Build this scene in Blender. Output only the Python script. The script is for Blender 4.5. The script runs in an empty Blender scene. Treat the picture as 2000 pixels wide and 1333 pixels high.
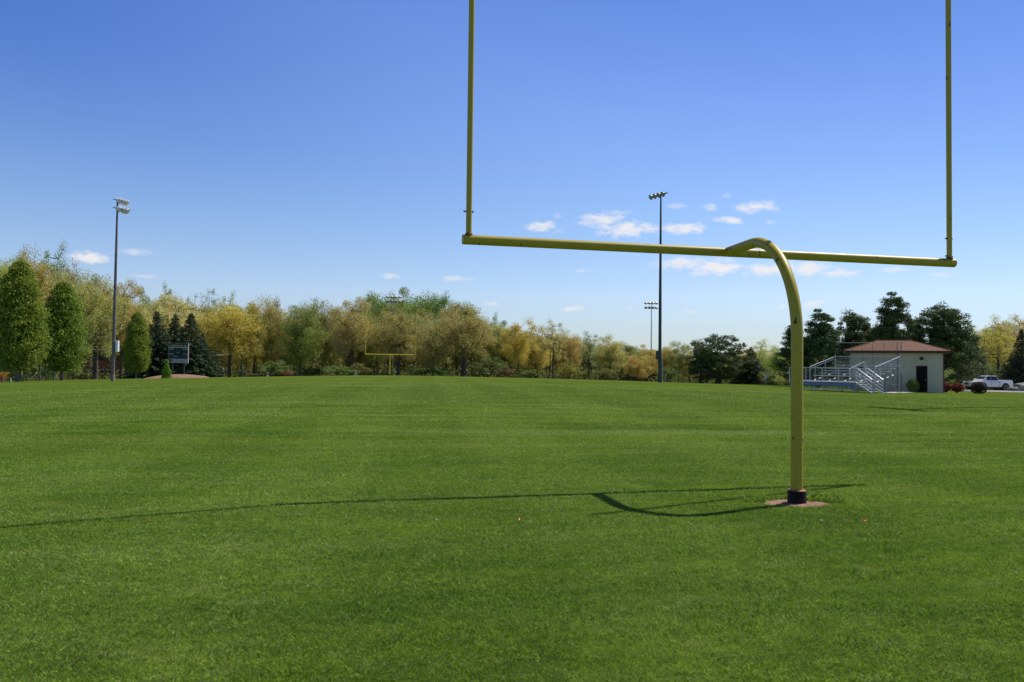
import bpy, math, random
import numpy as np
from mathutils import Vector, Matrix

sc = bpy.context.scene
COL = sc.collection
R = math.radians

# ------------------------------------------------------------------ camera
FP = 1621.0                       # focal length in photo pixels (2000 wide)
CAM_H, PIT, ROLL = 1.398, 0.0304, 0.0117
cp, sp, cr, sr = math.cos(PIT), math.sin(PIT), math.cos(ROLL), math.sin(ROLL)
fwd = Vector((0, cp, sp)); up0 = Vector((0, -sp, cp)); x0 = Vector((1, 0, 0))
right = x0 * cr + up0 * sr
up = up0 * cr - x0 * sr
cam_d = bpy.data.cameras.new('camera'); cam = bpy.data.objects.new('camera', cam_d); COL.objects.link(cam)
cam_d.sensor_width = 36; cam_d.lens = 36 * FP / 2000; cam_d.clip_start = 0.05; cam_d.clip_end = 5000
cam.matrix_world = Matrix(((right.x, up.x, -fwd.x, 0), (right.y, up.y, -fwd.y, 0), (right.z, up.z, -fwd.z, CAM_H), (0, 0, 0, 1)))
sc.camera = cam

def ray(px, py):
    return right * ((px - 1000) / FP) + up * ((666.5 - py) / FP) + fwd
def at(px, py, y):
    d = ray(px, py); return Vector((0, 0, CAM_H)) + d * (y / d.y)

# ------------------------------------------------------------------ sky, sun, exposure
SUN_AZ, SUN_EL = 33.4, 54.0       # azimuth measured from +x towards +y
world = bpy.data.worlds.new('World'); sc.world = world; world.use_nodes = True
def build_world():
    nt = world.node_tree; N = nt.nodes; L = nt.links; N.clear()
    out = N.new('ShaderNodeOutputWorld'); bg = N.new('ShaderNodeBackground'); L.new(bg.outputs[0], out.inputs[0])
    bg.inputs[1].default_value = 0.105
    sky = N.new('ShaderNodeTexSky'); sky.sky_type = 'NISHITA'; sky.sun_disc = False
    sky.sun_elevation = R(SUN_EL); sky.sun_rotation = R(90 - SUN_AZ); sky.altitude = 100
    sky.air_density = 1.0; sky.dust_density = 0.25; sky.ozone_density = 2.2
    hs = N.new('ShaderNodeHueSaturation'); hs.inputs['Hue'].default_value = 0.513; hs.inputs['Saturation'].default_value = 1.12
    L.new(sky.outputs[0], hs.inputs['Color'])
    tint = N.new('ShaderNodeMix'); tint.data_type = 'RGBA'; tint.blend_type = 'MULTIPLY'; tint.inputs[0].default_value = 1
    L.new(hs.outputs[0], tint.inputs[6])
    SKYBASE = tint
    # clouds, placed by direction (azimuth, elevation)
    tc = N.new('ShaderNodeTexCoord'); sep = N.new('ShaderNodeSeparateXYZ'); L.new(tc.outputs['Generated'], sep.inputs[0])
    # sky colour balance by height; unseen upper part dimmed to cut ambient fill
    er = N.new('ShaderNodeValToRGB'); L.new(sep.outputs[2], er.inputs[0]); es = er.color_ramp.elements
    stops = [(0, (.72, .80, 1.10)), (.05, (.90, .93, 1.13)), (.085, (1.10, 1.10, 1.24)), (.18, (1.14, 1.22, 1.30)), (.29, (1.14, 1.24, 1.44)), (.40, (1.0, 1.20, 1.46)), (.62, (.60, .58, .51)), (1, (.50, .48, .40))]
    while len(es) < len(stops): es.new(.5)
    for e_, (p_, c_) in zip(es, stops): e_.position = p_; e_.color = (c_[0] / 1.5, c_[1] / 1.5, c_[2] / 1.5, 1)
    t2 = N.new('ShaderNodeVectorMath'); t2.operation = 'SCALE'; L.new(er.outputs[0], t2.inputs[0]); t2.inputs['Scale'].default_value = 1.5
    L.new(t2.outputs[0], tint.inputs[7])
    def M(op, a, b=None, c=None):
        m = N.new('ShaderNodeMath'); m.operation = op
        for i, v in enumerate((a, b, c)):
            if v is None: continue
            if isinstance(v, (int, float)): m.inputs[i].default_value = v
            else: L.new(v, m.inputs[i])
        return m.outputs[0]
    # the sky deepens away from the sun and pales slightly near it
    dt_ = N.new('ShaderNodeVectorMath'); dt_.operation = 'DOT_PRODUCT'; L.new(tc.outputs['Generated'], dt_.inputs[0])
    dt_.inputs[1].default_value = (math.cos(R(33.4)) * math.cos(R(54)), math.sin(R(33.4)) * math.cos(R(54)), math.sin(R(54)))
    def SS(src, a, b):
        m = N.new('ShaderNodeMapRange'); m.interpolation_type = 'SMOOTHSTEP'; L.new(src, m.inputs[0]); m.inputs[1].default_value = a; m.inputs[2].default_value = b; return m.outputs[0]
    def MUL(fac, src, col):
        m = N.new('ShaderNodeMix'); m.data_type = 'RGBA'; m.blend_type = 'MULTIPLY'; L.new(fac, m.inputs[0]); L.new(src, m.inputs[6]); m.inputs[7].default_value = (*col, 1); return m.outputs[2]
    skyc = MUL(M('MULTIPLY', SS(dt_.outputs['Value'], .56, .24), SS(sep.outputs[2], .10, .40)), tint.outputs[2], (.56, .74, .90))
    skyc = MUL(SS(dt_.outputs['Value'], .55, .85), skyc, (.70, .76, .84))
    az = M('ARCTAN2', sep.outputs[0], sep.outputs[1]); el = M('ARCSINE', sep.outputs[2])
    cb = N.new('ShaderNodeCombineXYZ'); L.new(az, cb.inputs[0]); L.new(el, cb.inputs[1])
    nz = N.new('ShaderNodeTexNoise'); nz.inputs['Scale'].default_value = 62; nz.inputs['Detail'].default_value = 7; nz.inputs['Roughness'].default_value = .62
    st = N.new('ShaderNodeVectorMath'); st.operation = 'MULTIPLY'; L.new(cb.outputs[0], st.inputs[0]); st.inputs[1].default_value = (1, 2.0, 1)
    L.new(st.outputs[0], nz.inputs['Vector'])
    nofs = M('MULTIPLY', M('SUBTRACT', nz.outputs['Fac'], .5), 2.5)
    wz = N.new('ShaderNodeTexNoise'); wz.inputs['Scale'].default_value = 20; wz.inputs['Detail'].default_value = 3
    L.new(st.outputs[0], wz.inputs['Vector'])
    wv = N.new('ShaderNodeVectorMath'); wv.operation = 'SUBTRACT'; L.new(wz.outputs['Color'], wv.inputs[0]); wv.inputs[1].default_value = (.5, .5, .5)
    ws = N.new('ShaderNodeVectorMath'); ws.operation = 'MULTIPLY'; L.new(wv.outputs[0], ws.inputs[0]); ws.inputs[1].default_value = (.028, .010, 0)
    wa = N.new('ShaderNodeVectorMath'); wa.operation = 'ADD'; L.new(cb.outputs[0], wa.inputs[0]); L.new(ws.outputs[0], wa.inputs[1])
    clouds = [(1060, 445, 60, 20, .85), (1090, 424, 20, 9, .3), (1180, 430, 100, 26, .9), (1230, 447, 115, 28, 1), (1332, 449, 85, 20, .95),
              (1322, 402, 38, 13, .35), (1388, 409, 28, 15, .55), (1478, 405, 78, 22, .85), (1432, 430, 60, 16, .95), (1415, 383, 26, 9, .3),
              (1503, 435, 16, 7, .35), (1335, 514, 110, 22, .85), (1400, 522, 90, 34, 1), (1505, 527, 95, 26, 1), (1570, 524, 105, 30, 1), (1638, 533, 66, 16, .9),
              (1745, 527, 46, 13, .55), (1835, 535, 60, 12, .4), (1587, 595, 38, 13, .75), (1530, 598, 42, 8, .3), (1138, 529, 42, 10, .4),
              (1125, 601, 50, 10, .7), (958, 590, 24, 8, .5), (888, 543, 60, 11, .5), (760, 537, 44, 10, .55), (165, 504, 80, 22, 1),
              (268, 492, 62, 15, .5), (282, 540, 42, 10, .4), (1347, 609, 26, 7, .45), (1230, 604, 16, 6, .3), (1208, 415, 60, 12, .35)]
    acc = None
    for (cx, cy, w, h, s) in clouds:
        d = ray(cx, cy).normalized(); a, e = math.atan2(d.x, d.y), math.asin(d.z)
        d2 = ray(cx + w / 2, cy).normalized(); iw = 1 / (abs(math.atan2(d2.x, d2.y) - a) * 1.2)
        d3 = ray(cx, cy - h / 2).normalized(); ih = 1 / (abs(math.asin(d3.z) - e) * 1.15)
        ma = N.new('ShaderNodeVectorMath'); ma.operation = 'MULTIPLY_ADD'; L.new(wa.outputs[0], ma.inputs[0])
        ma.inputs[1].default_value = (iw, ih, 0); ma.inputs[2].default_value = (-a * iw, -e * ih, 0)
        ln = N.new('ShaderNodeVectorMath'); ln.operation = 'LENGTH'; L.new(ma.outputs[0], ln.inputs[0])
        mr = N.new('ShaderNodeMapRange'); mr.interpolation_type = 'SMOOTHSTEP'; L.new(M('ADD', ln.outputs['Value'], nofs), mr.inputs[0])
        mr.inputs[1].default_value = 1.15; mr.inputs[2].default_value = .1; mr.inputs[3].default_value = 0; mr.inputs[4].default_value = s
        acc = mr.outputs[0] if acc is None else M('MAXIMUM', acc, mr.outputs[0])
    mix = N.new('ShaderNodeMix'); mix.data_type = 'RGBA'; L.new(M('MULTIPLY', acc, .93), mix.inputs[0]); L.new(skyc, mix.inputs[6])
    mix.inputs[7].default_value = (8.4, 8.25, 8.4, 1)
    L.new(mix.outputs[2], bg.inputs[0])
build_world()
sun_d = bpy.data.lights.new('sun', 'SUN'); sun_d.energy = 5.0; sun_d.angle = R(.45); sun_d.color = (1, .955, .88)
sun = bpy.data.objects.new('sun', sun_d); COL.objects.link(sun)
sdir = Vector((math.cos(R(SUN_AZ)) * math.cos(R(SUN_EL)), math.sin(R(SUN_AZ)) * math.cos(R(SUN_EL)), math.sin(R(SUN_EL))))
sun.rotation_euler = sdir.to_track_quat('Z', 'Y').to_euler(); sun.location = (20, 10, 40)
sc.view_settings.view_transform = 'Standard'; sc.view_settings.look = 'None'; sc.view_settings.exposure = 0.0; sc.view_settings.gamma = 1

# ------------------------------------------------------------------ terrain height
cps = []
for x in (-14, -7, 0, 7, 14):
    for y in (-6, 2, 9, 16): cps.append((x, y, .0103 * x - .0141 * y))
for px, py, y in [(20, 747, 84), (130, 743, 98), (220, 745, 82), (300, 739.5, 112), (400, 738, 120), (560, 735.5, 122), (700, 733.6, 121), (763, 733.4, 119),
                  (850, 735, 124), (1000, 738, 124), (1150, 742, 124), (1288, 747.5, 79), (1440, 751, 112), (1540, 757, 88), (1600, 762, 66), (1690, 768, 60),
                  (1800, 766.5, 69), (1970, 771, 76), (1930, 763, 108), (300, 757, 45), (1000, 758, 45), (1700, 790, 32), (1000, 746, 75), (300, 830, 20), (1700, 850, 20),
                  (-600, 750, 90), (2500, 775, 95), (-600, 790, 35), (2600, 820, 30)]:
    p = at(px, py, y); cps.append((p.x, p.y, p.z))
for px in (-700, 20, 250, 500, 763, 1000, 1250, 1500, 1950, 2600):
    ce = 738 if 300 < px < 1300 else (745 if px <= 300 else 762)
    p = at(px, ce + 5, 200); cps.append((p.x, p.y, p.z))
    cps.append((px / 3 - 333, 480, -5.5))
cps = np.array(cps)
def rbf_fit(c):
    n = len(c); d = np.hypot(c[:, None, 0] - c[None, :, 0], c[:, None, 1] - c[None, :, 1])
    K = np.sqrt(d * d + 4.0); P = np.c_[np.ones(n), c[:, 0], c[:, 1]]
    A = np.block([[K + np.eye(n) * -.02, P], [P.T, np.zeros((3, 3))]])
    return np.linalg.solve(A, np.r_[c[:, 2], 0, 0, 0])
RB = rbf_fit(cps)
def ghv(x, y):
    x = np.asarray(x, float); y = np.asarray(y, float); s = RB[-3] + RB[-2] * x + RB[-1] * y
    for i in range(len(cps)): s = s + RB[i] * np.sqrt((x - cps[i, 0]) ** 2 + (y - cps[i, 1]) ** 2 + 4.0)
    r = np.hypot(x, y); far = np.clip((r - 420) / 200, 0, 1)
    return s * (1 - far) + -6 * far
def gh(x, y): return float(ghv(x, y))

# ------------------------------------------------------------------ helpers
def mat(name, color=(.5, .5, .5), rough=.6, metal=0, spec=.5, build=None):
    m = bpy.data.materials.new(name); m.use_nodes = True; nt = m.node_tree; b = nt.nodes['Principled BSDF']
    b.inputs['Base Color'].default_value = (*color, 1); b.inputs['Roughness'].default_value = rough
    b.inputs['Metallic'].default_value = metal; b.inputs['Specular IOR Level'].default_value = spec
    if build: build(nt, b)
    return m
def nd(nt, t, **k):
    n = nt.nodes.new(t)
    for a, v in k.items():
        if a.startswith('i_'): n.inputs[a[2:].replace('_', ' ')].default_value = v
        else: setattr(n, a, v)
    return n
def noise_tint(scale, lo, hi, detail=5, bump=0, coords='Object', stretch=None, rough=.6):
    def f(nt, b):
        tc = nd(nt, 'ShaderNodeTexCoord'); n = nd(nt, 'ShaderNodeTexNoise', i_Scale=scale, i_Detail=detail, i_Roughness=rough)
        v = tc.outputs[coords]
        if stretch:
            mp = nd(nt, 'ShaderNodeMapping'); mp.inputs['Scale'].default_value = stretch; nt.links.new(v, mp.inputs[0]); v = mp.outputs[0]
        nt.links.new(v, n.inputs['Vector'])
        r = nd(nt, 'ShaderNodeValToRGB'); e = r.color_ramp.elements; e[0].position = .35; e[1].position = .65
        e[0].color = (*lo, 1); e[1].color = (*hi, 1)
        nt.links.new(n.outputs['Fac'], r.inputs[0]); nt.links.new(r.outputs[0], b.inputs['Base Color'])
        if bump:
            bp = nd(nt, 'ShaderNodeBump', i_Strength=bump, i_Distance=.02); nt.links.new(n.outputs['Fac'], bp.inputs['Height']); nt.links.new(bp.outputs[0], b.inputs['Normal'])
    return f

def link(name, me, m=None, parent=None, smooth=False):
    o = bpy.data.objects.new(name, me); COL.objects.link(o)
    if m:
        me.materials.append(m)
    if smooth: me.shade_smooth()
    if parent: o.parent = parent
    return o
def tag(o, label=None, cat=None, group=None, kind=None):
    if label: o['label'] = label
    if cat: o['category'] = cat
    if group: o['group'] = group
    if kind: o['kind'] = kind
    return o
def empty(name, loc=(0, 0, 0), rz=0, label=None, cat=None, group=None):
    o = bpy.data.objects.new(name, None); COL.objects.link(o); o.location = loc; o.rotation_euler = (0, 0, rz); o.empty_display_size = .3
    return tag(o, label, cat, group)
def np_mesh(name, V, F, nper):
    V = np.asarray(V, np.float32).reshape(-1, 3); F = np.asarray(F, np.int32).reshape(-1, nper)
    me = bpy.data.meshes.new(name); me.vertices.add(len(V)); me.vertices.foreach_set('co', V.ravel())
    me.loops.add(F.size); me.loops.foreach_set('vertex_index', F.ravel())
    me.polygons.add(len(F)); me.polygons.foreach_set('loop_start', np.arange(0, F.size, nper, dtype=np.int32))
    me.update(calc_edges=True); return me

class MB:
    def __init__(s): s.v = []; s.f = []
    def add(s, vs, fs):
        o = len(s.v); s.v += [tuple(v) for v in vs]; s.f += [tuple(i + o for i in f) for f in fs]; return s
    def box(s, x0, x1, y0, y1, z0, z1, M=None, bev=0):
        if bev:
            b = min(bev, (x1 - x0) * .45, (y1 - y0) * .45, (z1 - z0) * .45); vs = []
            for z, i in ((z0, b), (z0 + b, 0), (z1 - b, 0), (z1, b)):
                vs += [(x0 + i + (b if not i else 0), y0 + i, z), (x1 - i - (b if not i else 0), y0 + i, z), (x1 - i, y0 + i + (b if not i else 0), z), (x1 - i, y1 - i - (b if not i else 0), z),
                       (x1 - i - (b if not i else 0), y1 - i, z), (x0 + i + (b if not i else 0), y1 - i, z), (x0 + i, y1 - i - (b if not i else 0), z), (x0 + i, y0 + i + (b if not i else 0), z)]
            fs = [tuple(range(7, -1, -1)), tuple(range(24, 32))]
            for k in range(3):
                for j in range(8): a = k * 8 + j; c = k * 8 + (j + 1) % 8; fs.append((a, c, c + 8, a + 8))
        else:
            vs = [(x0, y0, z0), (x1, y0, z0), (x1, y1, z0), (x0, y1, z0), (x0, y0, z1), (x1, y0, z1), (x1, y1, z1), (x0, y1, z1)]
            fs = [(3, 2, 1, 0), (4, 5, 6, 7), (0, 1, 5, 4), (1, 2, 6, 5), (2, 3, 7, 6), (3, 0, 4, 7)]
        if M is not None: vs = [M @ Vector(v) for v in vs]
        return s.add(vs, fs)
    def tube(s, pts, r, n=10, cap=True):
        pts = [Vector(p) for p in pts]; m = len(pts); rs = r if hasattr(r, '__len__') else [r] * m
        t = [(pts[min(i + 1, m - 1)] - pts[max(i - 1, 0)]).normalized() for i in range(m)]
        a = t[0].orthogonal().normalized(); vs = []
        for i in range(m):
            a = (a - t[i] * a.dot(t[i])).normalized(); b = t[i].cross(a)
            for k in range(n):
                q = 2 * math.pi * k / n; vs.append(pts[i] + (a * math.cos(q) + b * math.sin(q)) * rs[i])
        fs = [(i * n + k, i * n + (k + 1) % n, (i + 1) * n + (k + 1) % n, (i + 1) * n + k) for i in range(m - 1) for k in range(n)]
        if cap: fs += [tuple(range(n - 1, -1, -1)), tuple(range((m - 1) * n, m * n))]
        return s.add(vs, fs)
    def lathe(s, prof, n=24, M=None):
        vs = [(r * math.cos(2 * math.pi * k / n), r * math.sin(2 * math.pi * k / n), z) for r, z in prof for k in range(n)]
        fs = [(i * n + k, i * n + (k + 1) % n, (i + 1) * n + (k + 1) % n, (i + 1) * n + k) for i in range(len(prof) - 1) for k in range(n)]
        if M is not None: vs = [M @ Vector(v) for v in vs]
        return s.add(vs, fs)
    def prism(s, poly, y0, y1, M=None):      # polygon in xz extruded along y
        n = len(poly); vs = [(x, y0, z) for x, z in poly] + [(x, y1, z) for x, z in poly]
        fs = [tuple(range(n)), tuple(range(2 * n - 1, n - 1, -1))] + [(i, i + n, (i + 1) % n + n, (i + 1) % n) for i in range(n)]
        if M is not None: vs = [M @ Vector(v) for v in vs]
        return s.add(vs, fs)
    def build(s, name, m, parent=None, smooth=False):
        me = bpy.data.meshes.new(name); me.from_pydata(s.v, [], s.f); me.update()
        if smooth:
            me.shade_smooth()
            try: me.set_sharp_from_angle(angle=R(38))
            except Exception: pass
        return link(name, me, m, parent)

# ------------------------------------------------------------------ materials
def paint_worn(nt, b):
    tc = nd(nt, 'ShaderNodeTexCoord')
    n1 = nd(nt, 'ShaderNodeTexNoise', i_Scale=14, i_Detail=3); mp = nd(nt, 'ShaderNodeMapping'); mp.inputs['Scale'].default_value = (1, 1, .55)
    nt.links.new(tc.outputs['Object'], mp.inputs[0]); nt.links.new(mp.outputs[0], n1.inputs['Vector'])
    r = nd(nt, 'ShaderNodeValToRGB'); r.color_ramp.elements[0].position = .672; r.color_ramp.elements[1].position = .69
    nt.links.new(n1.outputs['Fac'], r.inputs[0])
    n2 = nd(nt, 'ShaderNodeTexNoise', i_Scale=3, i_Detail=4); nt.links.new(tc.outputs['Object'], n2.inputs['Vector'])
    r2 = nd(nt, 'ShaderNodeValToRGB'); r2.color_ramp.elements[0].color = (.43, .325, .030, 1); r2.color_ramp.elements[1].color = (.50, .39, .042, 1)
    nt.links.new(n2.outputs['Fac'], r2.inputs[0])
    mx = nd(nt, 'ShaderNodeMix', data_type='RGBA'); nt.links.new(r.outputs[0], mx.inputs[0]); nt.links.new(r2.outputs[0], mx.inputs[6]); mx.inputs[7].default_value = (.05, .028, .012, 1)
    nt.links.new(mx.outputs[2], b.inputs['Base Color'])
    bp = nd(nt, 'ShaderNodeBump', i_Strength=.25, i_Distance=.01, invert=True); nt.links.new(r.outputs[0], bp.inputs['Height']); nt.links.new(bp.outputs[0], b.inputs['Normal'])
M_yellow = mat('yellow_paint', rough=.45, spec=.3, build=paint_worn)
M_sleeve = mat('black_steel', rough=.5, metal=.0, spec=.15, build=noise_tint(9, (.004, .003, .002), (.03, .011, .005)))
M_alu = mat('aluminium', (.62, .62, .63), .42, .45, build=noise_tint(6, (.5, .5, .51), (.68, .68, .7)))
M_galv = mat('galvanised_steel', (.42, .43, .44), .5, .3, build=noise_tint(5, (.3, .31, .32), (.46, .47, .48)))
M_greenpole = mat('dark_green_pole_paint', (.03, .055, .06), .45, .2, build=noise_tint(3, (.028, .042, .040), (.052, .068, .062)))
M_brownpole = mat('weathered_pole', (.17, .13, .12), .6, .1, build=noise_tint(3, (.12, .09, .085), (.2, .16, .15)))
M_lamp_shell = mat('lamp_shell', (.78, .77, .74), .4, .1)
M_dark = mat('dark_metal', (.02, .022, .022), .5, .3)
M_glass = mat('lamp_glass', (.25, .27, .28), .08, 0, .8)
M_white = mat('white_enamel', (.75, .76, .77), .4, build=noise_tint(4, (.68, .69, .7), (.8, .8, .8)))
M_bark = mat('bark', rough=.95, build=noise_tint(2.2, (.045, .034, .026), (.15, .12, .095), 8, .6, stretch=(3, 3, .6)))
M_bark_l = mat('pinkish_bark', rough=.95, build=noise_tint(2.2, (.14, .09, .07), (.27, .19, .15), 8, .6, stretch=(3, 3, .6)))
M_rust = mat('rusty_steel', rough=.85, build=noise_tint(20, (.06, .02, .01), (.22, .08, .03)))
M_rustl = mat('sunlit_rust', rough=.7, build=noise_tint(30, (.20, .05, .015), (.50, .26, .14)))  # rust, lightened to hold the sunlight on the sleeve rim
M_soil = mat('bare_soil', rough=1, build=noise_tint(14, (.17, .09, .048), (.34, .21, .125), 9, .8))
M_mulch = mat('mulch', rough=1, build=noise_tint(3, (.16, .085, .055), (.34, .22, .15), 9, .8))
M_concrete = mat('pale_concrete', rough=.9, build=noise_tint(1.2, (.42, .39, .35), (.56, .53, .48), 8, .2))
M_asphalt = mat('grey_asphalt', rough=.95, build=noise_tint(.8, (.20, .185, .165), (.32, .29, .26), 8, .2))
M_wood = mat('yellowed_timber', rough=.8, build=noise_tint(2, (.42, .21, .08), (.62, .36, .15), 5, .2))
M_oldwood = mat('grey_timber', rough=.9, build=noise_tint(2, (.09, .075, .06), (.2, .17, .14), 5, .2))
M_blue = mat('grey_blue_panel', (.13, .19, .31), .45, .3, build=noise_tint(2, (.11, .17, .28), (.16, .22, .35)))

BR = 1.95
def leafmat(name, trans=.35, usecol=True, base=(.1, .15, .04), var=.3, rough=.6):
    m = bpy.data.materials.new(name); m.use_nodes = True; nt = m.node_tree; b = nt.nodes['Principled BSDF']; out = nt.nodes['Material Output']
    g = nd(nt, 'ShaderNodeNewGeometry'); oi = nd(nt, 'ShaderNodeObjectInfo')
    tc = nd(nt, 'ShaderNodeTexCoord'); n = nd(nt, 'ShaderNodeTexNoise', i_Scale=.45, i_Detail=3); nt.links.new(tc.outputs['Object'], n.inputs['Vector'])
    # per-leaf brightness and hue
    mr = nd(nt, 'ShaderNodeMapRange'); nt.links.new(g.outputs['Random Per Island'], mr.inputs[0]); mr.inputs[3].default_value = (1 - var) * BR; mr.inputs[4].default_value = (1 + var) * BR
    h = nd(nt, 'ShaderNodeHueSaturation')
    mh = nd(nt, 'ShaderNodeMapRange'); nt.links.new(n.outputs['Fac'], mh.inputs[0]); mh.inputs[1].default_value = .3; mh.inputs[2].default_value = .7; mh.inputs[3].default_value = .492; mh.inputs[4].default_value = .516
    nt.links.new(mh.outputs[0], h.inputs['Hue']); nt.links.new(mr.outputs[0], h.inputs['Value'])
    if usecol: nt.links.new(oi.outputs['Color'], h.inputs['Color'])
    else: h.inputs['Color'].default_value = (*base, 1)
    nt.links.new(h.outputs[0], b.inputs['Base Color']); b.inputs['Roughness'].default_value = rough; b.inputs['Specular IOR Level'].default_value = .25
    t = nd(nt, 'ShaderNodeBsdfTranslucent'); nt.links.new(h.outputs[0], t.inputs['Color'])
    mx = nd(nt, 'ShaderNodeMixShader'); mx.inputs[0].default_value = trans
    nt.links.new(b.outputs[0], mx.inputs[1]); nt.links.new(t.outputs[0], mx.inputs[2]); nt.links.new(mx.outputs[0], out.inputs[0])
    return m
M_leaf = leafmat('leaves'); M_needle = leafmat('needles', trans=.12, var=.5, rough=.7)

# turf colour shared by ground sheet and blades (world position based)
def turf_color(nt, blades):
    g = nd(nt, 'ShaderNodeNewGeometry'); L = nt.links
    rot = nd(nt, 'ShaderNodeMapping'); rot.inputs['Rotation'].default_value = (0, 0, R(-6)); L.new(g.outputs['Position'], rot.inputs[0])
    def noise(scale, stretch, detail=4, rough=.6, off=0):
        mp = nd(nt, 'ShaderNodeMapping'); mp.inputs['Scale'].default_value = stretch; mp.inputs['Location'].default_value = (off, off * .7, 0)
        L.new(rot.outputs[0], mp.inputs[0]); n = nd(nt, 'ShaderNodeTexNoise', i_Scale=scale, i_Detail=detail, i_Roughness=rough); L.new(mp.outputs[0], n.inputs['Vector']); return n.outputs['Fac']
    def ramp(src, p0, p1, c0, c1):
        r = nd(nt, 'ShaderNodeMapRange'); r.interpolation_type = 'SMOOTHSTEP'; L.new(src, r.inputs[0]); r.inputs[1].default_value = p0; r.inputs[2].default_value = p1; r.inputs[3].default_value = c0; r.inputs[4].default_value = c1; return r.outputs[0]
    def mixc(f, a, b, bt='MIX'):
        m = nd(nt, 'ShaderNodeMix', data_type='RGBA', blend_type=bt)
        for i, v in ((0, f), (6, a), (7, b)):
            if isinstance(v, (int, float)): m.inputs[i].default_value = v
            elif isinstance(v, tuple): m.inputs[i].default_value = (*v, 1)
            else: L.new(v, m.inputs[i])
        return m.outputs[2]
    streak = noise(1.0, (.028, .42, 1), 5, .62)          # long mowing streaks across the view
    patch = noise(.75, (.5, .9, 1), 7, .68, 13)
    fine = noise(5, (.6, 1, 1), 4, .65, 31); tuft = noise(11, (1, 1, 1), 3, .6, 11)
    c = mixc(ramp(patch, .42, .58, 0, 1), (.054, .118, .008), (.118, .192, .013))
    c = mixc(ramp(streak, .44, .60, 0, .55), c, (.140, .185, .018))
    wide = noise(1.0, (.006, .075, 1), 4, .6, 91)
    c = mixc(ramp(noise(1.5, (.30, .9, 1), 6, .68, 57), .50, .66, 0, .55), c, (.165, .185, .045))     # paler, drier combings
    c = mixc(ramp(noise(1.7, (.45, 1.0, 1), 6, .68, 77), .52, .68, 0, .5), c, (.038, .085, .007))      # lusher dark bands
    # lighter, yellower beyond the near turf: look of sunlit blade tops put into colour
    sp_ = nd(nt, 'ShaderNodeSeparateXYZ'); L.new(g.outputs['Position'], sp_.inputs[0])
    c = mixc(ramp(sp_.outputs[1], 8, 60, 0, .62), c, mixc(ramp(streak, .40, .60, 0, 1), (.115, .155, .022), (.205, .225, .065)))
    c = mixc(ramp(noise(1.0, (.010, .19, 1), 3, .55, 141), .44, .56, 0, .5), c, (.092, .140, .018))
    c = mixc(ramp(noise(1.0, (.12, .62, 1), 6, .66, 203), .47, .62, 0, .62), c, (.036, .088, .008))
    c = mixc(ramp(noise(1.0, (.09, .70, 1), 6, .66, 251), .50, .64, 0, .60), c, (.185, .225, .060))
    c = mixc(ramp(wide, .42, .58, 0, .62), c, (.085, .132, .016))
    mw = nd(nt, 'ShaderNodeTexWave', i_Scale=.085, i_Distortion=1.2, i_Detail=2); mw.inputs['Detail Scale'].default_value = .3; L.new(rot.outputs[0], mw.inputs['Vector'])
    c = mixc(ramp(mw.outputs['Fac'], .3, .7, 0, .13), c, (.20, .26, .05))
    c = mixc(ramp(tuft, .38, .62, .34, 0), c, (.030, .060, .006))
    c = mixc(ramp(noise(3.1, (.7, 1, 1), 4, .7, 23), .54, .70, 0, .22), c, (.215, .235, .085))
    if not blades:
        c = mixc(ramp(fine, .35, .65, .0, .28), c, (.03, .07, .008))
    return c, g, noise, ramp, mixc
def ground_build(nt, b):
    c, g, noise, ramp, mixc = turf_color(nt, False)
    nt.links.new(c, b.inputs['Base Color']); b.inputs['Roughness'].default_value = 1; b.inputs['Specular IOR Level'].default_value = .0
    bp = nd(nt, 'ShaderNodeBump', i_Strength=.5, i_Distance=.05); nt.links.new(noise(9, (1, 1, 1), 5, .7, 3), bp.inputs['Height']); nt.links.new(bp.outputs[0], b.inputs['Normal'])
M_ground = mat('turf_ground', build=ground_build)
def blade_build(nt, b):
    c, g, noise, ramp, mixc = turf_color(nt, True)
    h = nd(nt, 'ShaderNodeHueSaturation')
    mr = nd(nt, 'ShaderNodeMapRange'); nt.links.new(g.outputs['Random Per Island'], mr.inputs[0]); mr.inputs[3].default_value = 1.1; mr.inputs[4].default_value = 4.0
    nt.links.new(mr.outputs[0], h.inputs['Value']); nt.links.new(c, h.inputs['Color'])
    dry = nd(nt, 'ShaderNodeMath', operation='GREATER_THAN'); nt.links.new(g.outputs['Random Per Island'], dry.inputs[0]); dry.inputs[1].default_value = .955
    c2 = mixc(dry.outputs[0], h.outputs[0], (.42, .40, .24))
    nt.links.new(c2, b.inputs['Base Color']); b.inputs['Roughness'].default_value = .5; b.inputs['Specular IOR Level'].default_value = .22
    t = nd(nt, 'ShaderNodeBsdfTranslucent'); nt.links.new(c2, t.inputs['Color'])
    mx = nd(nt, 'ShaderNodeMixShader'); mx.inputs[0].default_value = .36; out = nt.nodes['Material Output']
    nt.links.new(b.outputs[0], mx.inputs[1]); nt.links.new(t.outputs[0], mx.inputs[2]); nt.links.new(mx.outputs[0], out.inputs[0])
M_blade = mat('grass_blades', build=blade_build)

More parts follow.
